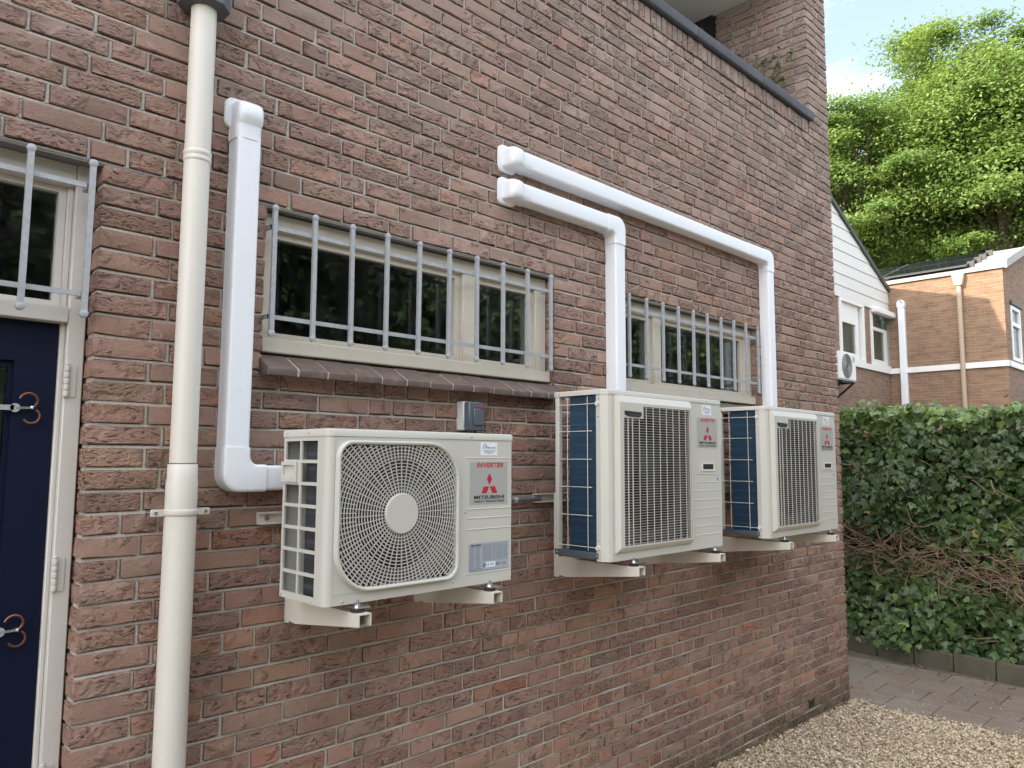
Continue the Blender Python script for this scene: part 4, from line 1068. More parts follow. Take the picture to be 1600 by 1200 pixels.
# ================================================================== ground, paving, gravel
def nprng(s): return np.random.default_rng(s)
def mesh_np(name, V, F, mat, tones=None, per=1):
    """V (n,3), F (m,k) numpy; tones (n,4) point colours"""
    me = bpy.data.meshes.new(name); k = F.shape[1]
    me.vertices.add(len(V)); me.vertices.foreach_set('co', V.astype(np.float32).ravel())
    me.loops.add(F.size); me.loops.foreach_set('vertex_index', F.astype(np.int32).ravel())
    me.polygons.add(len(F)); me.polygons.foreach_set('loop_start', (np.arange(len(F))*k).astype(np.int32)); me.polygons.foreach_set('loop_total', np.full(len(F), k, np.int32))
    if tones is not None:
        a = me.color_attributes.new('tone', 'FLOAT_COLOR', 'POINT'); a.data.foreach_set('color', tones.astype(np.float32).ravel())
    me.materials.append(mat); me.update(calc_edges=True); me.validate()
    return me
def stuff_mat(name, stops, rough=0.85, bump=0.3):
    m = NT(name); at = m.n('ShaderNodeAttribute'); at.attribute_name = 'tone'
    sp = m.n('ShaderNodeSeparateColor'); m.l(at.outputs['Color'], sp.inputs['Color'])
    c = m.ramp(sp.outputs[0], stops); n = m.noise(m.pos(), 160, 4, 0.7)
    c = m.mix(m.ramp(n, [(0.35, 0.2), (0.7, 0)]), c, (0.20, 0.15, 0.12))
    return m.done(m.bsdf(c, rough, 0, 0.3, m.bump(n, bump, 0.003)))
M['ground'] = simple('bare trodden earth', (0.15, 0.125, 0.10), 0.95, var=0.3, scale=3, bump=0.5, bscale=60)
M['bed'] = simple('sandy joint filling', (0.115, 0.092, 0.070), 0.95, var=0.4, scale=20, bump=0.6, bscale=90)
def slab_mat():
    m = NT('worn concrete slab'); pos = m.pos()
    n = m.noise(pos, 6, 6, 0.7); f = m.noise(pos, 150, 4, 0.8); g = m.noise(pos, 2.2, 4, 0.6)
    oi = m.n('ShaderNodeObjectInfo')
    c = m.mix(n, (0.175, 0.145, 0.118), (0.290, 0.245, 0.200))
    c = m.mix(m.ramp(f, [(0.33, 0.6), (0.55, 0)]), c, (0.065, 0.055, 0.047))
    c = m.mix(m.ramp(f, [(0.60, 0), (0.75, 0.5)]), c, (0.30, 0.26, 0.22))
    c = m.mix(m.ramp(g, [(0.40, 0), (0.68, 0.75)]), c, (0.165, 0.115, 0.078))
    c = m.mix(1.0, c, m.mix(oi.outputs['Random'], (0.96, 0.96, 0.96), (1.14, 1.13, 1.12)), 'MULTIPLY')
    return m.done(m.bsdf(c, 0.92, 0, 0.25, m.bump(m.math('ADD', f, n), 0.7, 0.003)))
M['slab'] = slab_mat()
M['kerb'] = simple('mossy concrete kerb', (0.105, 0.092, 0.066), 0.95, var=0.25, scale=8, bump=0.5, bscale=110, grime=0.8, gcol=(0.055, 0.060, 0.030))
M['gravel'] = stuff_mat('beige gravel', [(0.0, (0.17, 0.115, 0.075)), (0.18, (0.31, 0.228, 0.145)), (0.45, (0.50, 0.395, 0.265)), (0.75, (0.65, 0.540, 0.380)), (0.95, (0.80, 0.72, 0.56)), (1.0, (0.13, 0.11, 0.10))])

def kx(y): return 6.605 + 0.115*y                              # line of the kerb under the hedge
gnd = MB(); gnd.add([(-90, -90, -0.03), (160, -90, -0.03), (160, 160, -0.03), (-90, 160, -0.03)], [(0, 1, 2, 3)])
tag(gnd.build('ground', M['ground'], None, smooth=False), kind='structure')
pv = MB(); pv.box(4.9, 6.9, -5.0, 3.0, -0.025, 0.0115); pav = tag(pv.build('paving', M['bed'], None, smooth=False), kind='structure')
rows = [(4.925, 5.232), (5.240, 5.533), (5.541, 5.843), (5.851, 6.163), (6.171, 6.470)]
slab_cache = {}
for ri, (a, b) in enumerate(rows):
    off = (-0.166 if ri % 2 else -0.318) if ri < 3 else (-0.130 if ri % 2 else -0.290)
    for k in range(-10, 16):
        y1 = off-0.3145*k; y0 = y1-0.306
        if y1 > 2.8 or y0 < -4.4: continue
        q = MB(); q.box(a, b, y0, y1, -0.02, 0.016)
        s = q.build('paving_slab', M['slab'], pav, bevel=0.004)
        s.location.z = rng.uniform(-0.002, 0.002); s.rotation_euler = (0, 0, 0)
k = 0; y = 2.6
while y > -4.6:
    q = MB(); y0 = y-0.318; hh = 0.160+rng.uniform(-0.008, 0.006)
    q.add([(kx(y)+d, y-0.003, z) for d, z in ((0, -0.02), (0.07, -0.02), (0.07, hh), (0, hh))] + [(kx(y0)+d, y0+0.003, z) for d, z in ((0, -0.02), (0.07, -0.02), (0.07, hh), (0, hh))], [(0, 1, 2, 3), (7, 6, 5, 4), (0, 4, 5, 1), (1, 5, 6, 2), (2, 6, 7, 3), (3, 7, 4, 0)])
    s = q.build('kerb_stone', M['kerb'], pav, bevel=0.006, merge=True); s.location.x = rng.uniform(-0.004, 0.004); y = y0
# gravel: loose stones over a stony bed, banked a little against the wall
def gz(x, y): return 0.030 + 0.026*np.clip(5.07-x, 0, 4) + 0.012*np.exp(y/0.12)
R_ = nprng(11)
ico = bmesh.new(); bmesh.ops.create_icosphere(ico, subdivisions=1, radius=1.0); ico.verts.ensure_lookup_table()
IV = np.array([v.co[:] for v in ico.verts]); IF = np.array([[v.index for v in f.verts] for f in ico.faces]); ico.free()
def stones(n, x, y, z, rmin, rmax, seed):
    r = nprng(seed); n = len(x)
    sz = (r.uniform(rmin, rmax, (n, 1))*r.uniform(0.6, 1.25, (n, 3))); sz[:, 2] *= 0.72
    V = IV[None]*(1+r.uniform(-0.22, 0.22, (n, len(IV), 1)))*sz[:, None, :]
    q = r.uniform(0, 2*np.pi, n); t = r.uniform(-0.5, 0.5, n)
    c, s = np.cos(q)[:, None], np.sin(q)[:, None]
    X = V[..., 0]*c-V[..., 1]*s; Y = V[..., 0]*s+V[..., 1]*c; Z = V[..., 2]
    c, s = np.cos(t)[:, None], np.sin(t)[:, None]; X, Z = X*c-Z*s, X*s+Z*c
    P = np.stack([X+x[:, None], Y+y[:, None], Z+z[:, None]], -1).reshape(-1, 3)
    F = (IF[None]+(np.arange(n)*len(IV))[:, None, None]).reshape(-1, 3)
    T = np.ones((n, 4)); T[:, 0] = r.beta(2.2, 1.8, n); T[r.random(n) < 0.025, 0] = 1.0
    return P, F, np.repeat(T, len(IV), 0)
n = 36000
gx = R_.uniform(2.2, 5.22, n); gy = R_.uniform(-1.75, 0.0, n)
edge = 5.155 + 0.03*np.sin(gy*7) + R_.normal(0, 0.022, n); keep = gx < edge
gx, gy = gx[keep], gy[keep]
sx_ = np.concatenate([R_.uniform(5.1, 5.9, 70), R_.uniform(5.15, 5.30, 90)]); sy_ = np.concatenate([R_.uniform(-1.6, -0.1, 70), R_.uniform(-1.6, 0.05, 90)])
P, F, T = stones(len(gx), gx, gy, gz(gx, gy)+R_.uniform(-0.012, 0.007, len(gx)), 0.0042, 0.0112, 2)
P2, F2, T2 = stones(len(sx_), sx_, sy_, np.full(len(sx_), 0.021), 0.003, 0.0075, 3); T2[:, 0] = np.clip(T2[:, 0]+0.25, 0, 0.97)
me = mesh_np('gravel', np.concatenate([P, P2]), np.concatenate([F, F2+len(P)]), M['gravel'], np.concatenate([T, T2])); me.shade_smooth()
gr_ = link(bpy.data.objects.new('gravel', me)); tag(gr_, 'beige gravel strip along the foot of the brick wall', 'gravel', kind='stuff')
gb = MB()
xs_ = np.linspace(1.0, 5.16, 24); ys_ = np.linspace(-3.2, 0.02, 24)
for i in range(23):
    for j in range(23):
        gb.add([(x, y, float(gz(np.array(x), np.array(y)))-0.012 if x < 5.0 else 0.018) for x, y in ((xs_[i], ys_[j]), (xs_[i+1], ys_[j]), (xs_[i+1], ys_[j+1]), (xs_[i], ys_[j+1]))], [(0, 1, 2, 3)])
M['gbed'] = simple('fine gravel bed', (0.40, 0.32, 0.25), 0.95, var=0.5, scale=70, bump=0.9, bscale=75)
tag(gb.build('gravel_bed', M['gbed'], None, merge=True), kind='structure')

M['litter'] = leaf_material('dry fallen leaves', (0.10, 0.065, 0.035), (0.19, 0.125, 0.065), (0.34, 0.25, 0.12), 0.1, 0.8, 0.2)
# ================================================================== ivy hedge
M['ivy'] = leaf_material('ivy leaves', (0.038, 0.070, 0.025), (0.088, 0.150, 0.045), (0.200, 0.300, 0.070), 0.20, 0.40, 0.5)
M['twig'] = simple('dry ivy twigs', (0.24, 0.165, 0.105), 0.85, var=0.4, scale=30, bump=0.3, bscale=150)
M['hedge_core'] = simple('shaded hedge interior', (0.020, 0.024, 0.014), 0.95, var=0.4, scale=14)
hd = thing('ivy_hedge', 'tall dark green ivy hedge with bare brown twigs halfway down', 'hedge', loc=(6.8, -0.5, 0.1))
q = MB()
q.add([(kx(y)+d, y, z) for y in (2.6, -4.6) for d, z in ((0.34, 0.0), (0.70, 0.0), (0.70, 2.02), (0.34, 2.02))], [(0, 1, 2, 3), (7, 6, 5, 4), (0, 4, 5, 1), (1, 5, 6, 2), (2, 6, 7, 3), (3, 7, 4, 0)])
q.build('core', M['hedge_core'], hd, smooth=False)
def leaves(cen, nor, size, seed, shape, tones, spread=0.7, droop=0.35):
    """leaf-shaped faces; cen (n,3), nor (n,3) mean facing; shape: outline (k,3) with x across, y towards the tip, z relief"""
    r = nprng(seed); n = len(cen)
    N = nor+r.normal(0, spread, (n, 3)); N /= np.linalg.norm(N, axis=1)[:, None]
    D = r.normal(0, 1, (n, 3)); D[:, 2] -= droop*2.2
    D -= N*(D*N).sum(1)[:, None]; D /= np.linalg.norm(D, axis=1)[:, None]+1e-9
    A = np.cross(D, N); k = len(shape)
    V = cen[:, None]+size[:, None, None]*(shape[None, :, :1]*A[:, None]+shape[None, :, 1:2]*D[:, None]+shape[None, :, 2:3]*N[:, None])
    return V.reshape(-1, 3), np.repeat(tones, k, 0), n, k
IVY = np.array([(0, -0.42, 0), (-0.40, -0.46, -0.05), (-0.56, -0.02, -0.09), (-0.26, 0.10, 0.0), (0, 0.62, -0.10), (0.26, 0.10, 0.0), (0.56, -0.02, -0.09), (0.40, -0.46, -0.05), (0, 0.0, 0.05)])
IVYF = np.array([(8, 0, 1), (8, 1, 2), (8, 2, 3), (8, 3, 4), (8, 4, 5), (8, 5, 6), (8, 6, 7), (8, 7, 0)])
R_ = nprng(21); n = 27000
ly_ = R_.uniform(-4.5, 2.5, n); lz_ = R_.uniform(0.12, 2.22, n)
bulge = 0.05*np.sin(ly_*3.1+1)+0.04*np.sin(ly_*7.3+lz_*4)+0.05*np.sin(lz_*5.0+ly_*2)
depth = np.abs(R_.normal(0, 0.11, n))
front = 0.10-0.10*np.clip((0.5-lz_)/0.4, 0, 1)-bulge
# the clipped band where the leaves are thin and twigs show
band = np.exp(-((lz_-(0.90+0.05*np.sin(ly_*2.3)+0.08*ly_))/0.14)**2)
keep = R_.random(n) > band*0.80
keep &= R_.random(n) > 0.25*np.exp(-((lz_-0.42)/0.16)**2)
lx_ = np.array([kx(v) for v in ly_])+front+depth+band*0.10+0.06*np.clip(np.sin(ly_*11+np.sin(lz_*9)*2)*np.sin(lz_*10+ly_*3), 0, 1)
topm = lz_ > 2.08
cen = np.stack([lx_, ly_, lz_], 1)[keep]
nor = np.tile(np.array([-1.0, 0.05, 0.45]), (len(cen), 1))
tn = np.ones((len(cen), 4)); tn[:, 0] = np.clip(R_.beta(1.2, 3.0, len(cen))+0.18*np.sin(cen[:, 1]*2.1+cen[:, 2]*3)*0.6+0.55*np.clip((cen[:, 2]-1.98)/0.22, 0, 1), 0, 1); tn[:, 1] = 0
tn[R_.random(len(cen)) < 0.003, 1] = 0.9
dry = (np.exp(-((cen[:, 2]-0.9)/0.22)**2) > 0.4) & (R_.random(len(cen)) < 0.07); tn[dry, 1] = 0.6
V1, T1, n1, kk = leaves(cen, nor, R_.uniform(0.042, 0.086, len(cen)), 22, IVY, tn, 0.55, 0.8)
# the top of the hedge: paler young shoots standing up
n = 3600; ty = R_.uniform(-4.5, 2.5, n); tx = np.array([kx(v) for v in ty])+R_.uniform(0.06, 0.60, n); tz = 2.14+0.045*np.sin(ty*4)+0.05*np.sin(ty*9.7+tx*5)+np.abs(R_.normal(0, 0.045, n))+(R_.random(n) < 0.05)*R_.uniform(0, 0.10, n)
cen = np.stack([tx, ty, tz], 1); nor = np.tile(np.array([-0.35, 0, 1.0]), (n, 1)); tn = np.ones((n, 4)); tn[:, 0] = R_.uniform(0.45, 1, n); tn[:, 1] = 0
V2, T2, n2, kk = leaves(cen, nor, R_.uniform(0.04, 0.075, n), 23, IVY, tn, 0.5, 0.1)
F = (IVYF[None]+(np.arange(n1+n2)*kk)[:, None, None]).reshape(-1, 3)
me = mesh_np('foliage', np.concatenate([V1, V2]), F, M['ivy'], np.concatenate([T1, T2]))
tag(link(bpy.data.objects.new('foliage', me), hd), kind='stuff')
tw = MB(); r_ = random.Random(5)
for i in range(2400):
    y = r_.uniform(-4.3, 2.3)
    z = r_.gauss(0.90+0.05*math.sin(y*2.3)+0.08*y, 0.105) if r_.random() < 0.80 else r_.uniform(0.2, 1.9)
    x = kx(y)+0.10+r_.uniform(-0.05, 0.14)
    a = r_.uniform(-0.75, 0.75) if r_.random() < 0.55 else r_.uniform(-1.7, 1.7); L = r_.uniform(0.05, 0.26); s = r_.choice((-1, 1)); cv = r_.uniform(-1.2, 1.2); ox = r_.uniform(-0.12, 0.10)
    pts = []
    for k_ in range(5):
        t_ = k_/4
        pts.append((x+ox*t_-0.05*math.sin(math.pi*t_), y+s*L*t_*math.cos(a), z+L*t_*math.sin(a)+cv*L*0.4*t_*(1-t_)*2))
    r0 = r_.uniform(0.0015, 0.0042) if r_.random() < 0.93 else r_.uniform(0.005, 0.008)
    tw.tube(pts, [r0, r0*0.95, r0*0.85, r0*0.7, r0*0.4], 5)
tag(tw.build('twigs', M['twig'], hd), kind='stuff')

# dry leaves and crumbs swept up along the kerb and on the slabs
n = 420; fy = R_.uniform(-3.5, 1.5, n); fx = np.array([kx(v) for v in fy])-np.abs(R_.normal(0, 0.16, n))-0.01; far_ = R_.random(n) < 0.22; fx[far_] = R_.uniform(5.2, 6.5, far_.sum())
cen = np.stack([fx, fy, np.full(n, 0.0215)+R_.uniform(0, 0.004, n)], 1); tn = np.ones((n, 4)); tn[:, 0] = R_.random(n); tn[:, 1] = 0
V, T, n_, k_ = leaves(cen, np.tile(np.array([0, 0, 1.0]), (n, 1)), R_.uniform(0.008, 0.032, n), 41, IVY*np.array([0.7, 1, 1.0]), tn, 0.25, 0.0)
tag(link(bpy.data.objects.new('leaf_litter', mesh_np('leaf_litter', V, (IVYF[None]+(np.arange(n_)*k_)[:, None, None]).reshape(-1, 3), M['litter'], T))), 'dry brown leaf crumbs strewn along the kerb', 'leaf litter', kind='stuff')
# a tall hedge closes the yard on the other side; the panes mirror it, and it is placed to block low sky light too
oh = thing('garden_hedge', 'tall green hedge across the yard, seen only mirrored in the window glass', 'hedge', loc=(3.0, -7.2, 0.0))
q = MB(); q.box(-7, 25, -7.6, -6.95, -0.05, 4.8); q.build('core', M['hedge_core'], oh, smooth=False)
n = 26000; ox_ = R_.uniform(-7, 25, n); oz_ = R_.uniform(0.05, 5.05, n); oy_ = -6.9+0.12*np.sin(ox_*2.2)+0.10*np.sin(oz_*3+ox_)+R_.normal(0, 0.10, n)
cen = np.stack([ox_, oy_, oz_], 1); tn = np.ones((n, 4)); tn[:, 0] = R_.beta(1.3, 2.6, n); tn[:, 1] = 0
V, T, n_, k_ = leaves(cen, np.tile(np.array([0, 1.0, 0.45]), (n, 1)), R_.uniform(0.09, 0.17, n), 29, IVY, tn, 0.6, 0.6)
tag(link(bpy.data.objects.new('foliage', mesh_np('foliage', V, (IVYF[None]+(np.arange(n_)*k_)[:, None, None]).reshape(-1, 3), M['ivy'], T)), oh), kind='stuff')

# ================================================================== trees
LEAF = np.array([(0, -0.5, 0), (-0.30, 0.0, 0.07), (0, 0.55, -0.04), (0.30, 0.0, 0.07)]); LEAFF = np.array([(0, 1, 2), (0, 2, 3)])
M['tree_leaf'] = leaf_material('tree leaves', (0.110, 0.200, 0.055), (0.200, 0.320, 0.085), (0.320, 0.435, 0.140), 0.50, 0.5, 0.3)
M['bark'] = simple('grey brown bark', (0.10, 0.080, 0.062), 0.92, var=0.4, scale=6, bump=0.7, bscale=30, stretch=(4, 4, 1))
def tree(label, cen, rad_, n_cl, per, seed, leaf=0.125, base=None, lean=(0, 0), extra=None):
    r = nprng(seed); cen = np.array(cen, float)
    t = thing('broadleaf_tree', label, 'tree', 'leafy trees behind the houses', loc=(cen[0]+lean[0], cen[1]+lean[1], 0))
    d = r.normal(0, 1, (n_cl, 3));  d /= np.linalg.norm(d, axis=1)[:, None]
    rr = r.uniform(0.30, 1.0, (n_cl, 1))**0.55
    lob = 1+0.16*np.sin(d[:, :1]*5+seed)+0.14*np.sin(d[:, 2:3]*6+d[:, 1:2]*4+seed*2)
    cl = cen+d*rr*lob*np.array(rad_)
    if extra is not None: cl = np.concatenate([cl, np.array(extra)])
    m_ = len(cl); sz = r.uniform(0.32, 0.95, (m_, 1))*np.mean(rad_)/4.0
    off = r.normal(0, 1, (m_, per, 3))*np.array([1.0, 1.0, 0.40])*sz[:, None]*0.66
    # sprays arch over: leaves further from the clump centre hang lower
    off[..., 2] -= 0.25*np.abs(off[..., 0]*off[..., 1])**0.5
    P = (cl[:, None]+off).reshape(-1, 3); n = len(P)
    outw = (P-cen)/np.array(rad_); nor = outw*0.6+np.array([0, 0, 1.0])
    tn = np.ones((n, 4)); tn[:, 0] = np.clip(np.repeat(r.uniform(0.15, 0.8, m_), per)+r.normal(0, 0.16, n), 0, 1); tn[:, 1] = 0
    V, T, n_, k_ = leaves(P, nor, r.uniform(leaf*0.6, leaf*1.15, n), seed+1, LEAF, tn, 0.55, 0.25)
    F = (LEAFF[None]+(np.arange(n)*k_)[:, None, None]).reshape(-1, 3)
    tag(link(bpy.data.objects.new('crown', mesh_np('crown', V, F, M['tree_leaf'], T)), t), kind='stuff')
    b = MB(); b0 = np.array([cen[0]+lean[0], cen[1]+lean[1], -0.1]); fork = np.array([cen[0], cen[1], cen[2]-rad_[2]*0.55])
    b.tube([b0, b0*0.6+fork*0.4+np.array([0.15, 0.1, 0]), fork], [0.42, 0.33, 0.24], 10)
    for i in r.choice(m_, min(m_, 60), replace=False):
        e = cl[i]; md = fork*0.5+e*0.5+np.array([*r.normal(0, 0.25, 2), 0.25])
        b.tube([fork-np.array([0, 0, r.uniform(0, 1.2)]), md, e], [0.09, 0.05, 0.012], 6)
    b.build('trunk', M['bark'], t)
    return t
def at(u, v, D): 
    q = FWD + RIGHT*(u-800)/FPX + UP*(600-v)/FPX
    return CAM+q*D
tA = tree('loose bright green tree rising behind the white gable', at(1322, 300, 25), (2.7, 2.9, 3.3), 210, 620, 31)
tB = tree('tallest bright green tree at the upper right, behind the roof panels', at(1560, 235, 23), (3.8, 3.5, 4.1), 330, 620, 47)
tC = tree('darker tree mass filling the gap between the two bright trees', at(1440, 345, 31), (4.8, 4.0, 4.4), 280, 460, 53, 0.15)
tD = tree('green tree at the edge beyond the tallest tree', at(1760, 260, 25), (4.2, 4.2, 4.0), 150, 260, 61)
# ================================================================== neighbouring house
M['hb_y'] = far_brick('neighbour brickwork along y', (0.225, 0.140, 0.092), (0.30, 0.190, 0.125), (0.35, 0.28, 0.21), 'y')
M['hb_x'] = far_brick('neighbour brickwork along x', (0.215, 0.145, 0.11), (0.28, 0.185, 0.135), (0.33, 0.27, 0.21), 'x')
M['verge'] = simple('dark green verge trim', (0.045, 0.055, 0.045), 0.5)
M['roof_tile'] = simple('pale roof sheet', (0.36, 0.35, 0.325), 0.6, var=0.1, scale=3)
M['pipe_tan'] = simple('tan downpipe', (0.42, 0.33, 0.24), 0.5, var=0.08)
M['tan_light'] = simple('cream hopper', (0.60, 0.52, 0.36), 0.5, var=0.06)
def solar_mat():
    m = NT('solar glass'); n = m.noise(m.pos(), 1.5, 3)
    return m.done(m.bsdf(m.mix(n, (0.012, 0.016, 0.020), (0.022, 0.028, 0.032)), 0.09, 0, 0.9))
M['solar'] = solar_mat()
HX, HY1, HY3 = 16.786, 3.605, 1.400
hs = thing('neighbour_house', 'neighbouring brick house with white boarded gable beyond the hedge', 'house', loc=(16.0, 5.0, 0))
ga = [(6.4, 5.40), (11.62, 7.859), (16.86, 5.412)]
q = MB()
q.panel([7.6, 14.125, 15.365, 15.728, 16.955, 17.0], [-0.05, 3.755, 4.955, 5.30], lambda i, j: not (i in (1, 3) and j == 1) and not i == 4, lambda a, z, d: (a, HY1+d, z), 0.25)
q.build('gable_wall', M['hb_x'], hs, smooth=False)
q = MB(); q.panel([HY3-0.003, HY1-0.002], [-0.05, 5.62], lambda i, j: True, lambda a, z, d: (HX+d, a, z), 0.06); q.build('side_wall', M['hb_y'], hs, smooth=False)
q = MB(); q.panel([HX+0.0605, 17.24, 18.0, 26.0], [-0.05, 3.80, 4.935, 5.655], lambda i, j: not (i == 1 and j == 1), lambda a, z, d: (a, HY3+d, z), 0.25)
q.add([(HX, HY3, 5.655), (19.4, HY3, 6.55), (24, HY3, 5.655)], [(0, 1, 2)]); q.build('front_wall', M['hb_x'], hs, smooth=False)
# white weatherboards of the gable
z = 4.955; i = 0
while z < 7.7:
    z1 = min(z+0.238, 7.82)
    def xr(zz): return 16.86-(zz-5.412)/0.467 if zz > 5.412 else 16.86
    def xl(zz): return max(7.6, 6.4+(zz-5.40)/0.471)
    b = MB(); zt = z1-0.006
    pts = [(xl(z), z), (xr(z), z)] + ([(16.86, 5.412)] if z < 5.412 < zt else []) + [(xr(zt), zt), (xl(zt), zt)]
    nn = len(pts); fy = lambda zz: HY1-0.030+0.012*(zz-z)/0.238
    b.add([(x, fy(zz), zz) for x, zz in pts]+[(x, HY1+0.05, zz) for x, zz in pts], [tuple(range(nn)), tuple(range(nn, 2*nn))[::-1]]+[(k_, nn+k_, nn+(k_+1) % nn, (k_+1) % nn) for k_ in range(nn)])
    b.build('weatherboard', M['board_white'], hs, smooth=False); z = z1
b = MB(); b.box(7.6, 16.8, HY1+0.052, HY1+0.06, 4.94, 5.3); b.build('board_backing', M['verge'], hs, smooth=False)
v = MB()
for (xa, za), (xb, zb) in ((ga[0], ga[1]), (ga[1], ga[2])):
    v.add([(x, y, z_+dz) for y in (HY1-0.07, HY1+7.0) for (x, z_) in ((xa, za), (xb, zb)) for dz in (0.005, 0.105)], [(0, 2, 3, 1), (4, 5, 7, 6), (0, 4, 6, 2), (1, 3, 7, 5), (0, 1, 5, 4), (2, 6, 7, 3)])
v.build('gable_roof', M['verge'], hs, smooth=False)
b = MB(); b.box(7.6, HX+0.001, HY1-0.045, HY1-0.001, 3.637, 3.752); b.box(HX-0.045, HX-0.001, HY3-0.045, HY1-0.046, 3.640, 3.757); b.box(HX-0.044, 26, HY3-0.045, HY3-0.002, 3.6385, 3.755)
b.build('white_band', M['white_paint'], hs, smooth=False)
def hwin(x0, x1, z0, z1, y, kind):
    f = MB(); w_ = 0.085
    f.panel([x0, x0+w_, x1-w_, x1], [z0, z0+w_*0.6, z1-w_*0.6, z1], lambda i, j: not (i == 1 and j == 1), lambda a, z_, d: (a, y-0.03+d, z_), 0.12)
    fr = f.build('window', M['white_paint'], hs, smooth=False)
    a0, a1, c0, c1 = x0+w_, x1-w_-0.10, z0+w_*0.6, z1-w_*0.6
    s = MB(); hz = c1-0.33 if kind == 0 else c1-0.30
    s.panel([a0, a0+0.14, a1-0.16, a1], [c0, c0+0.10, hz-0.07, hz], lambda i, j: not (i == 1 and j == 1), lambda a, z_, d: (a, y+0.03+d, z_), 0.05)
    if kind == 0: s.box(a0, a1, y+0.035, y+0.08, hz, c1)
    s.build('sash', M['white_paint'], fr, smooth=False)
    if kind: MB().box(a0, a1+0.1, y+0.05, y+0.06, hz+0.001, c1).build('pane', M['glass_far'], fr, smooth=False); MB().box(x0-0.02, x1+0.12, y-0.17, y-0.031, z1-0.10, z1+0.02).build('awning_box', M['white_paint'], fr, bevel=0.02)
    MB().box(a0+0.13, a1-0.15, y+0.05, y+0.06, c0+0.09, hz-0.06).build('pane', M['glass_far'], fr, smooth=False)
    MB().box(a0, x1-w_, y+0.16, y+0.17, c0, c1).build('curtain', M['curtain'], fr, smooth=False)
hwin(14.125, 15.365, 3.755, 4.955, HY1, 0); hwin(15.728, 16.955, 3.755, 4.955, HY1, 1)
f = MB(); f.panel([17.24, 17.31, 17.90, 18.0], [3.80, 3.87, 4.52, 4.60, 4.86, 4.935], lambda i, j: not (i == 1 and j in (1, 3)), lambda a, z_, d: (a, HY3-0.02+d, z_), 0.08); fr = f.build('window', M['white_paint'], hs, smooth=False)
MB().box(17.30, 17.91, HY3+0.02, HY3+0.03, 3.85, 4.88).build('pane', M['glass_far'], fr, smooth=False); MB().box(17.2, 18.05, HY3+0.12, HY3+0.13, 3.8, 4.9).build('curtain', M['curtain'], fr, smooth=False)
MB().box(17.20, 18.10, HY3-0.05, HY3-0.003, 4.95, 5.02).build('lintel', M['verge'], hs, smooth=False)
e = MB(); e.box(HX-0.05, HX+0.10, HY3-0.04, HY1+0.3, 5.622, 5.660); e.build('eaves_trim', M['roof_tile'], hs, smooth=False)
SL = 0.35
rf = MB()
rf.add([(x, y, 5.675+SL*(x-HX)+dz) for y in (HY3-0.05, 9.0) for x in (HX-0.04, 19.35) for dz in (0.0, 0.025)], [(0, 2, 3, 1), (4, 5, 7, 6), (0, 4, 6, 2), (1, 3, 7, 5), (0, 1, 5, 4), (2, 6, 7, 3)])
rf.build('roof', M['roof_tile'], hs, smooth=False)
vg = MB(); vg.add([(x, HY3-0.10, 5.63+SL*(x-HX)+dz) for x in (HX-0.06, 19.4) for dz in (0, 0.17)]+[(x, HY3-0.051, 5.63+SL*(x-HX)+dz) for x in (HX-0.06, 19.4) for dz in (0, 0.17)], [(0, 2, 3, 1), (4, 5, 7, 6), (0, 4, 6, 2), (1, 3, 7, 5), (0, 1, 5, 4), (2, 6, 7, 3)]); vg.build('roof_verge', M['roof_tile'], hs, smooth=False)
MB().box(18.28, 18.55, HY3-0.05, HY3-0.003, 3.02, 3.22).build('vent_hood', M['white_paint'], hs, bevel=0.01)
# solar panels on that roof
NAMES = {(0, 0): 'lower solar panel on the low roof, nearest the open end', (1, 0): 'lower solar panel on the low roof, next to the gable', (0, 1): 'upper solar panel on the low roof, nearest the open end', (1, 1): 'upper solar panel on the low roof, next to the gable', }
for i in range(2):
    for j in range(2):
        t = thing('solar_panel', NAMES[(i, j)], 'solar panel', 'solar panels on the low roof', loc=(17.0+j, 2.3+i, 5.9))
        y0 = 2.05+1.72*i; y1 = y0+1.69; a0, a1 = 0.10+1.03*j, 1.11+1.03*j
        def S(a, y, h): return (HX+a*0.9439-h*0.33, y, 5.705+a*0.3303+h*0.944)
        p_ = MB(); p_.add([S(a, y, h) for h in (0.05, 0.09) for a, y in ((a0, y0), (a1, y0), (a1, y1), (a0, y1))], [(3, 2, 1, 0), (0, 1, 5, 4), (1, 2, 6, 5), (2, 3, 7, 6), (3, 0, 4, 7), (4, 5, 6, 7)])
        p_.build('frame', M['steel_dark'], t, smooth=False)
        p_ = MB(); g_ = 0.02; p_.add([S(a, y, 0.0935) for a, y in ((a0+g_, y0+g_), (a1-g_, y0+g_), (a1-g_, y1-g_), (a0+g_, y1-g_))], [(0, 1, 2, 3)]); p_.build('glass', M['solar'], t, smooth=False)
        if i == 0:
            c_ = MB()
            for a in (a0+0.2, a1-0.2):
                c_ = MB(); q0 = S(a, y0-0.05, 0.0); c_.box(q0[0]-0.03, q0[0]+0.03, q0[1]-0.05, q0[1]+0.08, q0[2]-0.03, q0[2]+0.12)
                c_.build('clamp', M['black_plastic'], t, smooth=False)
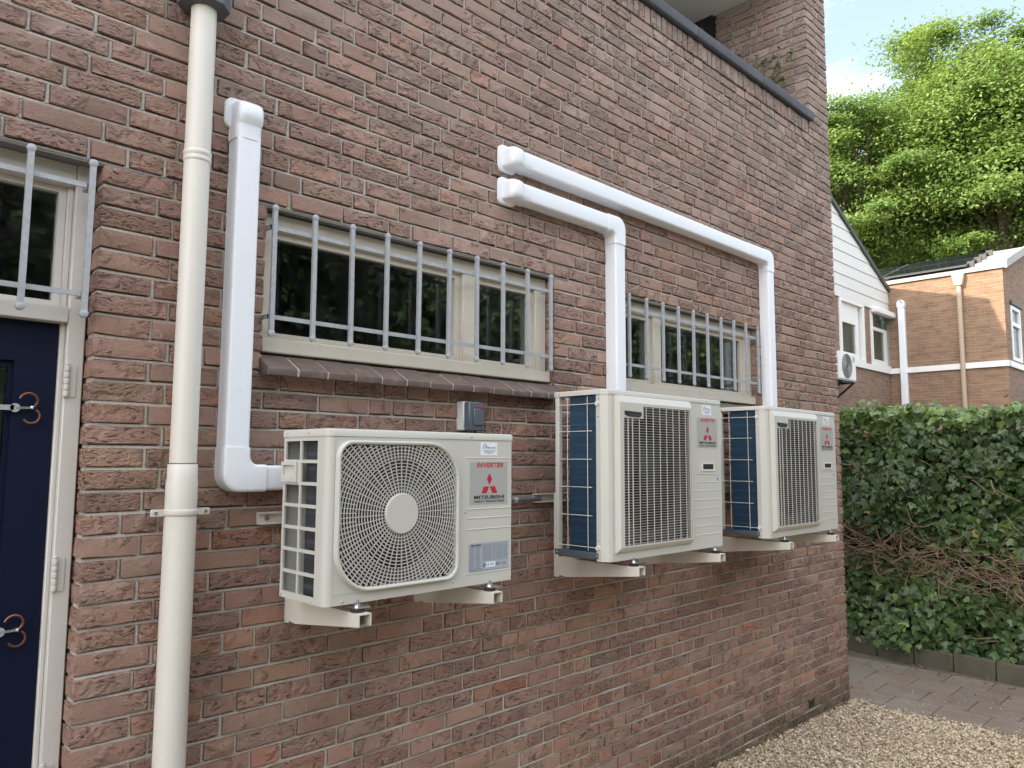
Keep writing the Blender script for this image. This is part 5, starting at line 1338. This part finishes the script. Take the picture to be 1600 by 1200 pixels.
# pipes and small unit on that house
t = thing('pipe_duct', 'white duct on the neighbouring house wall beside its corner', 'duct', loc=(HX, 3.3, 2.5))
q = MB(); q.loops([[(HX-0.002, y, z_) for y, z_ in rrect(3.24, 3.37, 0.4, 5.16, 0.015, 3)], [(HX-0.09, y, z_) for y, z_ in rrect(3.24, 3.37, 0.4, 5.16, 0.015, 3)], [(HX-0.10, y, z_) for y, z_ in rrect(3.25, 3.36, 0.41, 5.15, 0.012, 3)]], caps=(True, True)); q.build('trunking', M['pvc_white'], t, angle=30)
q = MB(); q.loops([[(HX-d, y, z_) for y, z_ in rrect(3.225-o_, 3.385+o_, 5.07, 5.24+o_, (0.02, 0.02, 0.078, 0.078), 5)] for d, o_ in ((0.002, 0.0), (0.10, 0.0), (0.115, -0.012))], caps=(True, True)); q.build('wall_cap', M['pvc_white'], t, angle=30)
t = thing('downpipe', 'tan rain downpipe with hopper on the neighbouring house', 'downpipe', loc=(HX, 2.17, 2.5))
q = MB(); q.lathe([(0.048, 0.2), (0.048, 5.42)], (HX-0.06, 2.172, 0), 'z', 16); q.build('pipe', M['pipe_tan'], t)
q = MB(); q.loops([[(HX-0.002-dx*1.0, 2.172+s_*w_, z_) for dx, s_ in ((0, -1), (0.13, -1), (0.13, 1), (0, 1))] for w_, z_ in ((0.062, 5.38), (0.075, 5.42), (0.105, 5.585), (0.11, 5.59), (0.11, 5.618))], caps=(True, True)); q.build('hopper', M['tan_light'], t, smooth=False)
for z_ in (5.15, 4.45, 3.35): MB().lathe([(0.052, z_), (0.052, z_+0.03)], (HX-0.06, 2.172, 0), 'z', 16).build('clip', M['pipe_tan'], t)
t = thing('outdoor_unit', 'tiny distant white outdoor unit on the neighbouring gable wall', 'outdoor unit', loc=(13.9, 3.4, 3.3))
X0 = 13.28
q = MB(); q.box(X0, X0+0.74, 3.27, 3.53, 3.245, 3.775); q.build('casing', M['white_paint'], t, bevel=0.02, seg=2)
q = MB(); cx_, cz_ = X0+0.30, 3.51
for rr_ in np.linspace(0.05, 0.225, 8): q.tube([(cx_+rr_*math.cos(a), 3.262, cz_+rr_*math.sin(a)) for a in np.linspace(0, 2*math.pi, 33)], 0.004, 4)
q.build('fan_guard', M['plate_grey'], t)
MB().lathe([(0.23, -0.002), (0.23, 0.003)], (cx_, 3.268, cz_), 'y', 40).build('fan_opening', M['shroud'], t)
MB().lathe([(0.06, -0.002), (0.06, 0.001)], (X0+0.62, 3.268, 3.66), 'y', 20).build('badge', M['plate_grey'], t)
q = MB(); q.box(X0+0.05, X0+0.10, 3.27, 3.60, 3.20, 3.24); q.box(X0+0.58, X0+0.63, 3.27, 3.60, 3.20, 3.24); q.box(X0, X0+0.74, 3.3, 3.34, 3.205, 3.236); q.tube([(X0+0.60, 3.29, 3.2), (X0+0.60, 3.60, 2.95)], 0.02, 6); q.tube([(X0+0.08, 3.29, 3.2), (X0+0.08, 3.60, 2.95)], 0.02, 6); q.build('bracket', M['black_plastic'], t, smooth=False)

# ================================================================== weeds rooted on the flat roof behind the coping
M['weed'] = leaf_material('weed leaves', (0.055, 0.075, 0.030), (0.095, 0.115, 0.050), (0.17, 0.17, 0.085), 0.3, 0.6, 0.3)
def weed(label, x, y, z, h, nst, seed, lf):
    t = thing('weed', label, 'plant', 'weeds on the roof edge', loc=(x, y, z)); r = nprng(seed); st_ = MB(); C_ = []; 
    for k_ in range(nst):
        a = r.uniform(0, 6.28); ln = r.uniform(0.1, 0.45)*h; hh = h*r.uniform(0.6, 1.0)
        pts = [(x+ln*t_**1.6*math.cos(a), y+ln*t_**1.6*math.sin(a), z+hh*t_) for t_ in np.linspace(0, 1, 6)]
        st_.tube(pts, [0.0035, 0.0032, 0.003, 0.0025, 0.002, 0.001], 5)
        for q_ in range(16):
            t_ = r.uniform(0.35, 1.0); i_ = min(4, int(t_*5)); p_ = np.array(pts[i_])*(1-(t_*5-i_))+np.array(pts[i_+1])*(t_*5-i_); C_.append(p_+r.normal(0, 0.022, 3))
    st_.build('stem', M['twig'], t)
    C_ = np.array(C_); tn = np.ones((len(C_), 4)); tn[:, 0] = r.random(len(C_)); tn[:, 1] = 0
    V, T, n_, k_ = leaves(C_, np.tile(np.array([-0.6, -0.6, 0.6]), (len(C_), 1)), r.uniform(lf*0.7, lf*1.2, len(C_)), seed+5, LEAF, tn, 0.8, 0.5)
    tag(link(bpy.data.objects.new('leaves', mesh_np('leaves', V, (LEAFF[None]+(np.arange(n_)*k_)[:, None, None]).reshape(-1, 3), M['weed'], T)), t), kind='stuff')
weed('tallest leafy weed behind the coping, under the white soffit', 4.55, 0.66, 4.38, 0.98, 5, 71, 0.075)
weed('upright thin-stemmed weed in the middle of the roof edge', 4.58, 0.53, 4.38, 0.85, 3, 72, 0.05)
weed('low weed on the roof edge close to the brick pier', 4.60, 0.26, 4.38, 0.56, 7, 73, 0.05)
